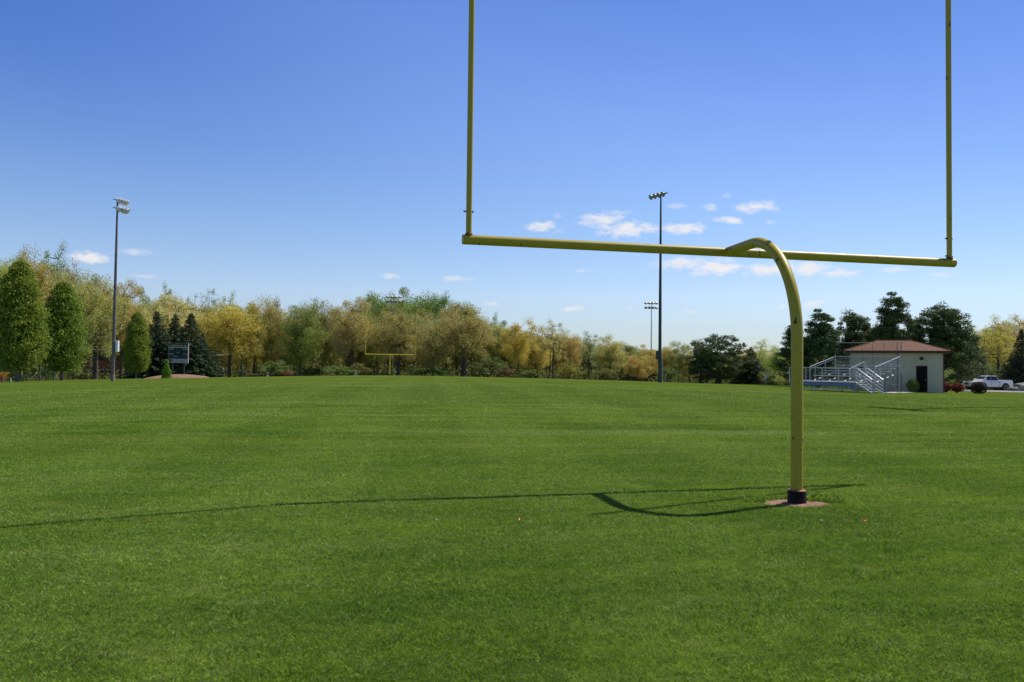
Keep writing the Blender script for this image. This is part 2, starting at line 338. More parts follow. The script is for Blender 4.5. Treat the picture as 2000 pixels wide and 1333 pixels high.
# ------------------------------------------------------------------ ground sheet
GP = (3.204, 9.324)                    # foot of the near goal post
def axis(lo, hi, near, step, grow):
    out = [0.0]; s = step
    while out[-1] < hi:
        out.append(out[-1] + s)
        if out[-1] > near: s *= grow
    neg = [0.0]; s = step
    while neg[-1] > lo:
        neg.append(neg[-1] - s)
        if -neg[-1] > near: s *= grow
    return np.array(sorted(set(neg + out)))
gx = axis(-1300, 1300, 16, .5, 1.035); gy = axis(-60, 2600, 20, .5, 1.03)
X, Y = np.meshgrid(gx, gy); Z = ghv(X, Y)
nx, ny = len(gx), len(gy); I = np.arange(nx * ny).reshape(ny, nx)
me = np_mesh('field', np.stack([X, Y, Z], -1), np.stack([I[:-1, :-1], I[:-1, 1:], I[1:, 1:], I[1:, :-1]], -1), 4)
tag(link('field', me, M_ground, smooth=True), kind='structure')

def sheet(name, pts, m, lift=.004, kind='structure'):    # a sheet draped over the ground: pts = outline in order
    from mathutils.geometry import delaunay_2d_cdt
    P = [Vector(p) for p in pts]; xs = [p.x for p in P]; ys = [p.y for p in P]; n = 26; V = list(P)
    for i in range(n):
        for j in range(n): V.append(Vector((min(xs) + (max(xs) - min(xs)) * (i + .5) / n, min(ys) + (max(ys) - min(ys)) * (j + .5) / n)))
    v, e, f, *_ = delaunay_2d_cdt(V, [], [list(range(len(P)))], 1, 1e-5)
    me = bpy.data.meshes.new(name); me.from_pydata([(a.x, a.y, gh(a.x, a.y) + lift) for a in v], [], f); me.update()
    return tag(link(name, me, m, smooth=True), kind=kind)

# ------------------------------------------------------------------ grass blades
rng = np.random.default_rng(7)
def vnoise(x, y, seed):
    r = np.random.default_rng(seed).random((256, 256)); xi = np.floor(x).astype(int); yi = np.floor(y).astype(int); fx = x - xi; fy = y - yi
    fx = fx * fx * (3 - 2 * fx); fy = fy * fy * (3 - 2 * fy); g = lambda a, b: r[a % 256, b % 256]
    return (g(xi, yi) * (1 - fx) + g(xi + 1, yi) * fx) * (1 - fy) + (g(xi, yi + 1) * (1 - fx) + g(xi + 1, yi + 1) * fx) * fy
def make_grass(N=2300000):
    th = rng.uniform(-.74, .78, N); r = 3.3 * np.exp(rng.random(N) * math.log(66 / 3.3))
    x = r * np.sin(th); y = r * np.cos(th)
    q = ((x - GP[0] + .0) / .31) ** 2 + ((y - GP[1] - .05) / .215) ** 2 + (vnoise(x * 9, y * 9, 3) - .5) * 1.0 + (vnoise(x * 23, y * 23, 13) - .5) * .9
    keep = (q > 1) & (rng.random(N) > np.clip((r - 34) / 33, 0, 1) ** .8)
    x, y, r = x[keep], y[keep], r[keep]; q = q[keep]; n = len(x)
    z = ghv(x, y) - .004
    clump = vnoise(x * 2.3, y * 3.2, 5) * .6 + vnoise(x * 7, y * 7, 6) * .4
    h = (.009 + .016 * clump) * rng.uniform(.6, 1.35, n) * (1 + np.clip(r - 6, 0, 30) * .012)
    h *= np.where((q < 3.4) & (y > GP[1] + .06) & (x > GP[0] - .7), 2.8 + 2.0 * (x > GP[0] + .1), 1)             # untrimmed fringe behind the foot
    tall = rng.random(n) < .02; h = np.where(tall, h * 1.35, h)
    w = .00125 * (r / 5) ** .9 * rng.uniform(.7, 1.4, n)
    a = rng.uniform(0, 2 * np.pi, n); lean = rng.normal(0, .62, (n, 2)) * h[:, None]
    lean[:, 0] += h * (vnoise(x * 1.3, y * 1.6, 9) - .5) * .4
    dx, dy = np.cos(a) * w, np.sin(a) * w
    V = np.empty((n, 4, 3), np.float32)
    V[:, 0] = np.stack([x - dx, y - dy, z], -1); V[:, 1] = np.stack([x + dx, y + dy, z], -1)
    V[:, 3] = np.stack([x - dx * .8 + lean[:, 0] * .4, y - dy * .8 + lean[:, 1] * .4, z + h * .6], -1)
    V[:, 2] = np.stack([x + dx * .3 + lean[:, 0], y + dy * .3 + lean[:, 1], z + h], -1)
    me = np_mesh('grass', V, np.arange(n * 4).reshape(n, 4), 4)
    o = link('grass', me, M_blade); tag(o, kind='stuff')
make_grass()

# bare soil round the foot of the post
random.seed(4)
pts = []
for k in range(28):
    a = 2 * math.pi * k / 28; rr = 1 + random.uniform(-.14, .14); pts.append((GP[0] - .0 + .36 * rr * math.cos(a), GP[1] + .05 + .30 * rr * math.sin(a)))
o = sheet('soil', pts, M_soil, .006)
for v in o.data.vertices:
    v.co.z = gh(v.co.x, v.co.y) + .007 - .03 * max(0, ((v.co.x - GP[0]) / .36) ** 2 + ((v.co.y - GP[1] - .05) / .30) ** 2 - .55) + .010 * float(vnoise(np.array([v.co.x * 14]), np.array([v.co.y * 14]), 8)[0])

# ------------------------------------------------------------------ goal posts
M_yellow2 = mat('sunlit_yellow_paint', (.74, .57, .06), .5)  # same yellow as the near post, with sunlight put into its colour
def goal_post(lx, ly, yaw, L, bx, by, zg, HB, sleeve, label, detail=True):
    """left end of bar (lx,ly), direction yaw, post foot (bx,by); heights relative to zg"""
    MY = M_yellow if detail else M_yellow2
    root = empty('goal_post', (bx, by, zg), 0, label, 'goal post', 'yellow football goal posts')
    o = Vector((bx, by, zg)); d = Vector((math.cos(yaw), math.sin(yaw), 0)); l0 = Vector((lx, ly, zg + HB)) - o; r0 = l0 + d * L; mid = l0 + d * L / 2
    n = 28 if detail else 10
    v = Vector((mid.x, mid.y, 0)); D = v.length; v.normalize(); Rr = 1.244; path = [Vector((0, 0, z)) for z in np.linspace(.12, HB - Rr, 6)]
    for k in range(1, 25):
        a = math.pi / 2 * k / 24; s = Rr * (1 - math.cos(a)); path.append(v * s + Vector((0, 0, HB - Rr + Rr * math.sin(a))))
    path.append(v * (D - .05) + Vector((0, 0, HB)))
    MB().tube(path, .0655 if detail else .075, n).build('gooseneck', MY, root, True)
    cb = MB().tube([l0 - d * .08, l0 + d * L * .25, mid, l0 + d * L * .75, r0 + d * .08], .0625 if detail else .072, n).build('crossbar', MY, root, True)
    for e, sgn in ((l0, -1), (r0, 1)):
        u = MB().tube([e + Vector((0, 0, .055)), e + Vector((0, 0, 3)), e + Vector((0, 0, 6.15))], .0375 if detail else .052, n).build('upright', MY, root, True)
        if detail:
            for hz, q in ((.36, 1), (.10, 1)) if sgn > 0 else ((.36, 1),):
                b = MB()
                b.tube([e + Vector((0, 0, hz)) - d * .075, e + Vector((0, 0, hz)) + d * .06], .007, 8)
                b.tube([e + Vector((0, 0, hz)) - d * .058, e + Vector((0, 0, hz)) - d * .047], .014, 6)
                b.tube([e + Vector((0, 0, hz)) + d * .04, e + Vector((0, 0, hz)) + d * .052], .014, 6)
                b.build('bolt', M_dark, u)
            MB().lathe([(.038, .055), (.052, .062), (.049, .075), (.038, .085)], 20, Matrix.Translation(e)).build('weld_collar', M_rust, u, True)
    if detail:
        for s, zz in ((-.10, .012), (-.22, .018)):
            b = MB(); p = v * (D + s - .06) + Vector((0, 0, HB + zz)); side = Vector((-v.y, v.x, 0))
            b.tube([p + side * .05, p + side * .077], .011, 8); b.build('bolt', M_dark, cb)
    if sleeve:
        s = MB().lathe([(0, 0.155), (.070, .155), (.086, .160), (.091, .180), (.098, .183), (.102, .177), (.103, -.08), (0, -.08)], 40).build('ground_sleeve', M_sleeve, root, True)
        MB().lathe([(.0660, .158), (.0660, .196), (.073, .188), (.085, .1865), (.0985, .1855), (.1024, .181)], 40).build('sunlit_rust_ring', M_rustl, s, True)
    return root
goal_post(-.5658, 10.5134, .2394, 7.2242, GP[0], GP[1], gh(*GP) - .03, 3.0 - gh(*GP) + .03, True,
          'near yellow goal post with curved neck standing in a black sleeve in the foreground')
pL = at(713.5, 692.3, 118.5); pR = at(811.5, 693.6, 118.9); yw = math.atan2(pR.y - pL.y, pR.x - pL.x); LL = (pR - pL).length
bm_ = at(761, 733, 121.0); zg = gh(bm_.x, bm_.y)
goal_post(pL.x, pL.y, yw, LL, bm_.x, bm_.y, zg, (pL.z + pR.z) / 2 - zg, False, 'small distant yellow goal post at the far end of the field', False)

# ------------------------------------------------------------------ vegetation generators
def cards(C, size, aspect, rs, up=0.0, out=None, outw=0.0, jit=.35):
    """diamond leaf cards: centres C (n,3)"""
    n = len(C); nrm = rs.normal(size=(n, 3)); nrm[:, 2] += up
    nrm /= np.linalg.norm(nrm, axis=1, keepdims=True)
    t = rs.normal(size=(n, 3))
    if out is not None: t = t * (1 - outw) + out * outw * 2
    t -= nrm * (t * nrm).sum(1, keepdims=True); t /= np.linalg.norm(t, axis=1, keepdims=True) + 1e-9
    b = np.cross(nrm, t); s = size * rs.uniform(1 - jit, 1 + jit, (n, 1)); V = np.empty((n, 4, 3))
    V[:, 0] = C - t * s * .5; V[:, 1] = C + b * s * .5 * aspect + t * s * .05; V[:, 2] = C + t * s * .5; V[:, 3] = C - b * s * .5 * aspect + t * s * .05
    return V
def crown_mesh(name, Vs, m=M_leaf):
    V = np.concatenate(Vs); me = np_mesh(name, V, np.arange(len(V) * 4).reshape(-1, 4), 4); me.materials.append(m); return me
def wood_mesh(name, paths, m=M_bark, n=6):
    b = MB()
    for p, r in paths: b.tube(p, r, n, False)
    me = bpy.data.meshes.new(name); me.from_pydata(b.v, [], b.f); me.update(); me.shade_smooth(); me.materials.append(m); return me

def gen_broadleaf(seed, H=14., W=10., bf=.22, ncl=75, nleaf=3800, ls=.30, clr=.95, flat=.8, shell=.5, trunk_r=.24, m=M_leaf, aspect=.6, cone=0., bark=M_bark, up=.3, fork=.34):
    rs = np.random.default_rng(seed); zc = (bf + 1) / 2 * H; rz = (1 - bf) / 2 * H; P = []
    lob = rs.normal(size=(7, 3)); lob /= np.linalg.norm(lob, axis=1, keepdims=True); la = rs.uniform(-.18, .22, 7)
    while len(P) < ncl:
        d = rs.normal(size=3); d /= np.linalg.norm(d); rad = rs.random() ** shell
        rad *= 1 + (la * np.clip(lob @ d, 0, 1) ** 3).sum() * 1.2
        p = d * rad
        if p[2] < -.85: continue
        k = 1 - cone * (p[2] * .5 + .5)
        P.append((p[0] * W / 2 * k, p[1] * W / 2 * k, zc + p[2] * rz * .93))
    P = np.array(P)
    # branch network
    nodes = [np.array((0, 0, 0.))]; par = [-1]; th = H * (fork + .25)
    wob = rs.normal(0, .12, (8, 2)).cumsum(0)
    for i in range(1, 8): nodes.append(np.array((wob[i, 0] * .6, wob[i, 1] * .6, th * i / 7))); par.append(i - 1)
    for i in np.argsort(np.hypot(P[:, 0], P[:, 1]) * .8 + np.abs(P[:, 2] - th) * .5):
        p = P[i]; best = None; bd = 1e9
        for j, q in enumerate(nodes):
            if j < 2 or q[2] > p[2] + .2 * H * .1: continue
            if q[2] < bf * H * .8: continue
            dd = np.linalg.norm(p - q) + .25 * abs(math.hypot(q[0], q[1])) + (0.6 if j < 8 else 0)
            if dd < bd: bd = dd; best = j
        if best is None: best = 4
        nodes.append(p); par.append(best)
    cnt = [1.] * len(nodes); 
    order = list(range(len(nodes) - 1, 7, -1))
    depth = [0] * len(nodes)
    for i in range(1, len(nodes)): depth[i] = depth[par[i]] + 1
    for i in sorted(range(1, len(nodes)), key=lambda k: -depth[k]): cnt[par[i]] += cnt[i]
    tot = cnt[0]; rad = lambda c: trunk_r * (c / tot) ** .47 + .008
    paths = [([(0, 0, -.4)] + [tuple(nodes[i]) for i in range(8)], [trunk_r * 1.45, trunk_r * 1.2] + [max(rad(cnt[i]), .03) for i in range(1, 8)])]
    LV = []
    for i in range(8, len(nodes)):
        a, b = nodes[par[i]], nodes[i]; L = np.linalg.norm(b - a); sag = rs.normal(0, .05 * L, 3); sag[2] -= .06 * L
        r1 = rad(cnt[i]); r0 = min(r1 * 1.25, rad(cnt[par[i]]))
        pts = [a * (1 - t) + b * t + sag * 4 * t * (1 - t) for t in (0, .33, .66, 1)]
        paths.append((pts, [r0, r0 * .85 + r1 * .1, r1, r1 * .6]))
        for k in range(2):       # twigs
            e = b + rs.normal(0, clr * .5, 3) * (1, 1, flat); e[2] += .1
            paths.append(([pts[2] * .3 + b * .7, (b + e) / 2 + rs.normal(0, .08, 3), e], [.022, .015, .006]))
    w = rs.uniform(.4, 1.6, ncl); w /= w.sum(); num = rs.multinomial(nleaf, w)
    for p, k in zip(P, num):
        u = rs.normal(size=(k, 3)); u /= np.linalg.norm(u, axis=1, keepdims=True); u *= rs.random((k, 1)) ** .45 * clr * rs.uniform(.7, 1.3)
        u[:, 2] *= flat; c = p + u
        LV.append(cards(c, ls, aspect, rs, up, u / (np.linalg.norm(u, axis=1, keepdims=True) + 1e-6), .35))
    return wood_mesh('trunk', paths, bark), crown_mesh('crown', LV, m), H, W

def gen_columnar(seed, H=13., W=6.4):
    rs = np.random.default_rng(seed); prof_t = [0, .08, .25, .5, .75, .9, 1]; prof_r = [.45, .82, 1, .95, .70, .42, .06]
    LV = []; z0 = .10 * H; rr = W / 2
    for i in range(620):
        t = rs.random() ** .92; a = rs.uniform(0, 2 * np.pi)
        r = np.interp(t, prof_t, prof_r) * rr * (1 + .035 * math.sin(3 * a + seed + 4 * t) + rs.normal(0, .05)); r *= rs.uniform(.80, 1.06) * (1 - .10 * (math.sin(5 * a + 9 * t + seed) > .55))
        c = np.array((math.cos(a) * r, math.sin(a) * r, z0 + t * (H - z0) * .985)); o = np.array((math.cos(a), math.sin(a), .35))
        k = rs.integers(24, 42); s = rs.uniform(.26, .46)
        u = rs.normal(size=(k, 3)) * (s, s, s * .35); u[:, 2] -= (u[:, 0] ** 2 + u[:, 1] ** 2) * .5
        v = cards(c + u, .21, .8, rs, 1.3, np.tile(o, (k, 1)), .5); LV.append(v)
    n = 5200; t = rs.random(n); a = rs.uniform(0, 2 * np.pi, n); r = np.interp(t, prof_t, prof_r) * rr * .82 * np.sqrt(rs.random(n))
    LV.append(cards(np.stack([np.cos(a) * r, np.sin(a) * r, z0 + t * (H - z0) * .93], -1), .42, .9, rs))
    paths = [([(0, 0, -.4), (0, 0, 0), (.04, .02, z0), (.02, 0, .5 * H), (0, 0, .93 * H)], [.36, .29, .24, .13, .02])]
    for i in range(34):
        z = rs.uniform(.1, .8) * H; a = rs.uniform(0, 6.28); L = np.interp((z - z0) / (H - z0), prof_t, prof_r) * rr * .85
        paths.append(([(0, 0, z), (math.cos(a) * L * .5, math.sin(a) * L * .5, z + L * .5), (math.cos(a) * L, math.sin(a) * L, z + L * .75)], [.07, .04, .012]))
    return wood_mesh('trunk', paths, M_bark_l), crown_mesh('crown', LV), H, W

def gen_spruce(seed, H=10., W=8.5, dens=1.):
    rs = np.random.default_rng(seed); LV = []; paths = [([(0, 0, -.4), (0, 0, 0), (0, 0, H * .5), (0, 0, H)], [.2, .17, .09, .01])]
    z = .03 * H
    while z < H * .985:
        r = W / 2 * (1 - z / H) ** 1.02 * rs.uniform(.80, 1.16) + .07; nb = int(7 + 5 * r / (W / 2)); a0 = rs.uniform(0, 6.28)
        for k in range(nb):
            a = a0 + 6.283 * k / nb + rs.normal(0, .12); L = r * rs.uniform(.8, 1.12); d = np.array((math.cos(a), math.sin(a), 0))
            f = lambda t: d * L * t + np.array((0, 0, z + L * (.10 * t - .38 * t * t + .14 * t ** 3)))
            paths.append(([f(0), f(.5), f(1)], [.03, .018, .005]))
            m = max(6, int((16 * L + 4) * dens)); t = rs.random(m) ** .6; side = np.cross(d, (0, 0, 1))
            c = np.array([f(q) for q in t]) + side * (rs.uniform(-1, 1, (m, 1)) * (.10 + .28 * (1 - t[:, None]) * L * .5 + .08)) + rs.normal(0, .04, (m, 3))
            c[:, 2] -= rs.random(m) * .12
            LV.append(cards(c, .36 * (.55 + .45 * min(1, L / 2)), .38, rs, .8, np.tile(d + (0, 0, -.25), (m, 1)), .7))
        z += rs.uniform(.2, .32) * (1 if z < H * .8 else .7)
    return wood_mesh('trunk', paths), crown_mesh('crown', LV, M_needle), H, W

def gen_pine(seed, H=11., W=9.5, bf=.0, cone=.35, ncl=330, n=38000):
    return gen_broadleaf(seed, H, W, bf, ncl, n, .30, .66, .55, .62, .24, M_needle, .30, cone, up=.5, fork=.6)

def gen_bush(seed, W=3., H=2., n=1600, ls=.14, clip=0., aspect=.7, boxy=False):
    rs = np.random.default_rng(seed); LV = []; d = rs.normal(size=(n, 3)); d /= np.linalg.norm(d, axis=1, keepdims=True)
    if boxy: d = d / (np.abs(d) ** 3).sum(1, keepdims=True) ** (1 / 3)
    lob = rs.normal(size=(9, 3)); lob /= np.linalg.norm(lob, axis=1, keepdims=True); q = (np.clip((d @ lob.T), 0, 1) ** 6).max(1)
    rad = (1 - (1 - clip) * .62 * (1 - q)) * (rs.random(n) ** (.06 if clip > .5 else .3))
    c = d * rad[:, None] * (W / 2, W / 2, H / 2); c[:, 2] += H / 2
    if not boxy: low = c[:, 2] < H * .35; c[low, :2] *= (.75 + .25 * (c[low, 2] / (H * .35)))[:, None] if clip < .5 else 1
    c[:, 2] = np.maximum(c[:, 2], .02)
    LV.append(cards(c, ls, aspect, rs, .4, d, .4))
    core = rs.normal(size=(n // 3, 3)); core /= np.linalg.norm(core, axis=1, keepdims=True); core = core * (W / 2, W / 2, H / 2) * .72 * (rs.random((n // 3, 1)) ** .4); core[:, 2] += H / 2
    LV.append(cards(core, ls * 2, .9, rs))
    paths = []
    for i in range(7):
        a = rs.uniform(0, 6.28); paths.append(([(0, 0, -.1), (math.cos(a) * W * .15, math.sin(a) * W * .15, H * .35), (math.cos(a) * W * .3, math.sin(a) * W * .3, H * .75)], [.03, .02, .006]))
    return wood_mesh('stem', paths, n=5), crown_mesh('foliage', LV), H, W

BROAD = [gen_broadleaf(11 + i, bf=b, ncl=c, nleaf=n, ls=s, clr=r, shell=sh) for i, (b, c, n, s, r, sh) in enumerate([
    (.12, 110, 27000, .21, 1.45, .62), (.15, 100, 26000, .21, 1.5, .62), (.08, 115, 28000, .21, 1.45, .62), (.17, 95, 25000, .22, 1.55, .58), (.10, 110, 27000, .20, 1.3, .65), (.06, 105, 28000, .22, 1.5, .6)])]
AIRY = [gen_broadleaf(41 + i, bf=.22, ncl=75, nleaf=n, ls=.19, clr=1.0, shell=.6) for i, n in enumerate((6500, 11000, 2400))]
OAKS = [gen_broadleaf(61 + i, W=12., bf=.17, ncl=170, nleaf=32000, ls=.19, clr=1.2, shell=.58, trunk_r=.42, fork=.2) for i in range(3)]
COLS = [gen_columnar(71), gen_columnar(74)]
SPRU = [gen_spruce(81), gen_spruce(82), gen_spruce(83)]
PINE = [gen_pine(91, cone=.66), gen_pine(92, cone=.58), gen_pine(93, W=8.2, cone=.74, n=30000)]
BIGP = gen_pine(97, 8., 9.0, .0, .12, 200, 24000)
BUSH = [gen_broadleaf(101 + i, 2.6, 3.2, .02, 34, 4200, .12, .42, .8, .6, .05, up=.4) for i in range(3)]
rv = random.Random(5)

WF = {}
for g_ in COLS: WF[id(g_)] = .95
for g_ in SPRU: WF[id(g_)] = 1.7
for g_ in PINE: WF[id(g_)] = 1.5
WF[id(BIGP)] = 1.12
def plant(kind, gen, px, topy, wpx, y, color, label, cat='tree', group=None, names=('trunk', 'crown'), basez=None, jit=True):
    x = at(px, 735, y).x; g = gh(x, y) if basez is None else basez
    top = at(px, topy - (7 if cat == 'tree' and kind in ('broadleaf_tree', 'oak_tree', 'woodland_tree') else 0), y).z; H = top - g; W = (at(px + wpx / 2, 700, y).x - at(px - wpx / 2, 700, y).x) * WF.get(id(gen), 1.12)
    tm, cm, h0, w0 = gen
    o = empty(kind, (x, y, g), rv.uniform(0, 6.28), label, cat, group); o.scale = (W / w0, W / w0, H / h0)
    t = bpy.data.objects.new(names[0], tm); COL.objects.link(t); t.parent = o
    c = bpy.data.objects.new(names[1], cm); COL.objects.link(c); c.parent = o
    j = (lambda v: v * rv.uniform(.93, 1.07)) if jit else (lambda v: v)
    c.color = (j(color[0]), j(color[1]), j(color[2]), 1)
    return o

C_OL = (.20, .20, .055); C_TAN = (.30, .265, .085); C_OR = (.325, .25, .075); C_OC = (.35, .29, .06); C_YG = (.27, .30, .065)
C_GR = (.155, .205, .045); C_SG = (.19, .22, .09); C_BR = (.25, .212, .075); C_GY = (.20, .17, .125); C_PY = (.36, .34, .13)
TREES = [  # px, top y, width px, depth, generator, colour, label
    (4, 498, 90, 128, BROAD[0], C_YG, 'yellow-green leafy tree cut by the left edge of the photo, behind the big columnar tree'),
    (38, 490, 80, 134, AIRY[1], C_TAN, 'pinkish tan tree top showing over the point of the leftmost columnar tree'),
    (105, 478, 72, 140, AIRY[1], C_SG, 'tallest grey-green airy tree top between the two large columnar trees'),
    (78, 512, 80, 132, BROAD[1], C_OR, 'orange tinged tree filling the gap between the two large columnar trees'),
    (145, 528, 80, 138, BROAD[4], C_TAN, 'tan olive tree with thin top behind the second columnar tree'),
    (186, 538, 120, 128, OAKS[0], C_TAN, 'big tan oak with forked dark trunk standing left of the left light pole'),
    (236, 556, 84, 134, OAKS[1], C_OR, 'rounded orange budding tree rising right behind the left light pole'),
    (288, 570, 66, 160, BROAD[3], C_SG, 'grey-green tree top over the narrow columnar tree'),
    (322, 558, 50, 164, AIRY[1], C_SG, 'thin airy tree top poking above the pale crown behind the spruces'),
    (334, 582, 128, 142, OAKS[2], C_PY, 'broad pale yellow-green crown spreading over the dark spruces'),
    (382, 572, 52, 160, AIRY[2], C_GY, 'nearly bare grey twiggy tree right of the pale broad crown'),
    (408, 574, 50, 156, AIRY[0], C_SG, 'sparse grey-green tree top above the scoreboard spruces'),
    (446, 574, 46, 162, AIRY[1], C_YG, 'light yellow-green tree top sticking up above the ochre tree'),
    (447, 598, 116, 140, BROAD[0], C_OC, 'wide ochre yellow tree behind the utility pole'),
    (496, 597, 70, 144, BROAD[1], C_OR, 'orange tan tree just right of the utility pole'),
    (530, 588, 64, 146, BROAD[2], C_OL, 'olive tree with tan tips above the bright green bush'),
    (587, 596, 84, 142, BROAD[5], (.16, .20, .045), 'dense dark olive-green tree between the ochre trees and the bare tree'),
    (612, 580, 56, 164, AIRY[2], C_GY, 'bare grey twigged tree top poking out left of the far goal post'),
    (636, 590, 54, 150, BROAD[4], C_OL, 'slim olive tree in front of the bare grey tree'),
    (686, 590, 86, 140, OAKS[1], C_TAN, 'tan oak with clumpy crown and dark trunk just left of the far goal post'),
    (712, 578, 82, 225, BROAD[2], C_GR, 'leftmost fresh green tree on the rise behind the far goal post'),
    (745, 574, 84, 232, BROAD[0], C_GR, 'fresh green tree on the rise left of the far light pole head'),
    (792, 571, 88, 230, BROAD[3], C_GR, 'fresh green tree on the rise just right of the far light pole head'),
    (828, 576, 82, 235, BROAD[5], C_GR, 'fresh green tree on the rise beyond the right upright of the far goal'),
    (860, 579, 78, 228, BROAD[2], (.10, .18, .045), 'deep green tree on the rise over the brown trees'),
    (897, 590, 72, 226, BROAD[0], C_GR, 'rightmost green tree top of the rise, above the big round tree'),
    (722, 584, 70, 238, BROAD[5], C_GR, 'fresh green tree behind the left upright of the far goal, on the rise'),
    (768, 580, 70, 240, BROAD[2], C_GR, 'fresh green tree directly behind the far light pole head'),
    (812, 579, 70, 240, BROAD[4], C_GR, 'fresh green tree on the rise over the right half of the far goal post'),
    (845, 584, 70, 238, BROAD[0], C_GR, 'fresh green tree on the rise midway between far goal post and big round tree'),
    (880, 590, 66, 236, BROAD[3], C_GR, 'fresh green tree on the rise just left of the rightmost green top'),
    (778, 604, 92, 142, OAKS[0], C_BR, 'large brown budding tree with spreading limbs seen through the far goal post'),
    (735, 618, 60, 146, BROAD[4], C_OL, 'olive brown tree framed by the left half of the far goal post'),
    (846, 632, 70, 144, BROAD[5], C_BR, 'brown tinged tree right of the far goal post'),
    (905, 598, 136, 138, OAKS[2], (.255, .215, .07), 'big round olive-brown tree with fanned branches right of the far goal post'),
    (966, 616, 36, 160, AIRY[1], C_SG, 'pale green airy tree top right of the big round tree'),
    (984, 634, 48, 158, BROAD[3], (.10, .15, .05), 'dark green tree top half hidden among the orange trees'),
    (1012, 636, 62, 144, BROAD[1], C_OC, 'ochre tree with dark upright trunk right of the dark green top'),
    (1046, 640, 54, 150, BROAD[4], C_OR, 'orange ochre tree left of the airy tan tree'),
    (1080, 630, 62, 140, AIRY[1], C_TAN, 'airy tan tree with forked dark trunk and open top'),
    (1112, 655, 54, 146, BROAD[0], C_OR, 'low orange tree right of the airy tan tree'),
    (1150, 653, 60, 150, AIRY[1], C_SG, 'hazy grey-green tree with fine twigs in the middle of the right woods'),
    (1192, 660, 64, 142, BROAD[2], C_TAN, 'tan olive tree with layered crown left of the pair of light poles'),
    (1228, 680, 52, 146, BROAD[1], C_OL, 'low olive tree just left of the far right light pole'),
    (1246, 700, 44, 138, BROAD[5], C_OR, 'small orange leaved tree in front of the olive tree by the far right light pole'),
    (1266, 680, 50, 150, BROAD[3], C_OR, 'orange olive tree directly behind the far right light pole'),
    (1302, 681, 46, 144, BROAD[0], C_OR, 'orange tree just right of the near right light pole'),
    (1326, 671, 46, 140, BROAD[4], C_OL, 'olive tree with dark trunk between the light pole and the round pine'),
    (1347, 690, 40, 146, BROAD[2], C_OC, 'low ochre tree touching the left side of the round pine'),
    (1490, 668, 66, 132, AIRY[1], C_PY, 'pale yellow tree behind the small pointed spruce'),
    (1520, 684, 50, 124, BROAD[2], C_YG, 'yellow-green leafy tree left of the goal post neck'),
    (1545, 668, 50, 130, AIRY[0], C_TAN, 'thin tan tree hidden mostly by the near goal post neck'),
    (1905, 640, 70, 132, AIRY[1], C_PY, 'pale olive tree right of the building pines, above the truck hood'),
    (1950, 622, 84, 128, AIRY[1], C_OC, 'tall airy yellow tree with grey trunks above the white pickup'),
    (1994, 620, 80, 132, AIRY[1], C_PY, 'airy yellow-olive tree at the right edge of the photo'),
]
for (px, ty, w, y, g, c, lab) in TREES:
    plant('broadleaf_tree' if g not in OAKS else 'oak_tree', g, px, ty, w, y, c, lab, 'tree', 'budding trees along the edge of the woods')
# trees filling the woods behind, too mingled to tell apart
SKY_P = [(-300, 520), (0, 512), (60, 505), (130, 520), (200, 550), (250, 580), (300, 588), (380, 592), (450, 598), (560, 604), (640, 606), (700, 604), (900, 612), (960, 640), (1020, 652),
         (1100, 660), (1200, 675), (1300, 690), (1380, 695), (1450, 690), (1540, 690), (1640, 700), (1740, 690), (1850, 685), (1900, 650), (1960, 636), (2010, 634), (2300, 620)]
sx_, sy_ = zip(*SKY_P)
k = 0; px = -60
while px < 2080:
    y = rv.choice((156, 165, 174)); ty = np.interp(px, sx_, sy_) + rv.uniform(-4, 12)
    if px > 1380: y -= 18
    plant('woodland_tree', rv.choice(BROAD), px, ty, rv.uniform(58, 88), y, rv.choice((C_OL, C_TAN, C_BR, C_OC, C_OL, C_SG, C_OR)),
          'slender budding tree standing deep in the mingled woods behind the front row', 'tree', 'mingled trees deep in the woods')
    px += rv.uniform(19, 27); k += 1

# dense woodland mass behind everything
def far_woods():
    rs = np.random.default_rng(3); n = 130000; px = rs.uniform(-250, 2250, n); y = rs.uniform(178, 230, n)
    top = np.interp(px, sx_, sy_) + 34; f = rs.random(n) ** .8; py = top + (745 - top) * (1 - f)
    x = (px - 1000) / FP * y; z = CAM_H + (716 + ROLL * (px - 1000) - py) / FP * y
    z = np.maximum(z, ghv(x, y))
    V = cards(np.stack([x, y, z], -1), .85, .7, rs)
    # shaded understorey saplings between the trunks
    m = 2600; qx = rs.uniform(-250, 2250, m); qy = rs.uniform(146, 178, m); hx = rs.uniform(.8, 4.2, m) * (rs.random(m) ** .5); X_ = (qx - 1000) / FP * qy; G_ = ghv(X_, qy); k = 46
    C_ = np.stack([X_, qy, G_ + hx * .55], -1)[:, None] + rs.normal(size=(m, k, 3)) * np.stack([hx * .3 + .3, hx * .3 + .3, hx * .28], -1)[:, None]
    V2 = cards(C_.reshape(-1, 3), .34, .7, rs); me = crown_mesh('far_woods', [V, V2], M_woods)
    b = MB()
    for i in range(260):
        q = rs.uniform(-200, 2200); yy = rs.uniform(150, 195); xx = (q - 1000) / FP * yy; g = gh(xx, yy); hh = min(rs.uniform(6, 11), at(q, float(np.interp(q, sx_, sy_)) + 22, yy).z - g); r = rs.uniform(.07, .18)
        b.tube([(xx, yy, g - .3), (xx + rs.normal(0, .2), yy, g + hh * .5), (xx + rs.normal(0, .5), yy, g + hh)], [r, r * .75, r * .4], 5, False)
    o = COLL = bpy.data.objects.new('far_woods', me); COL.objects.link(o); tag(o, kind='stuff')
    tag(b.build('woodland_stems', M_bark), kind='stuff')
M_woods = leafmat('woods_leaves', usecol=False, base=(.10, .108, .034), var=.35)
far_woods()

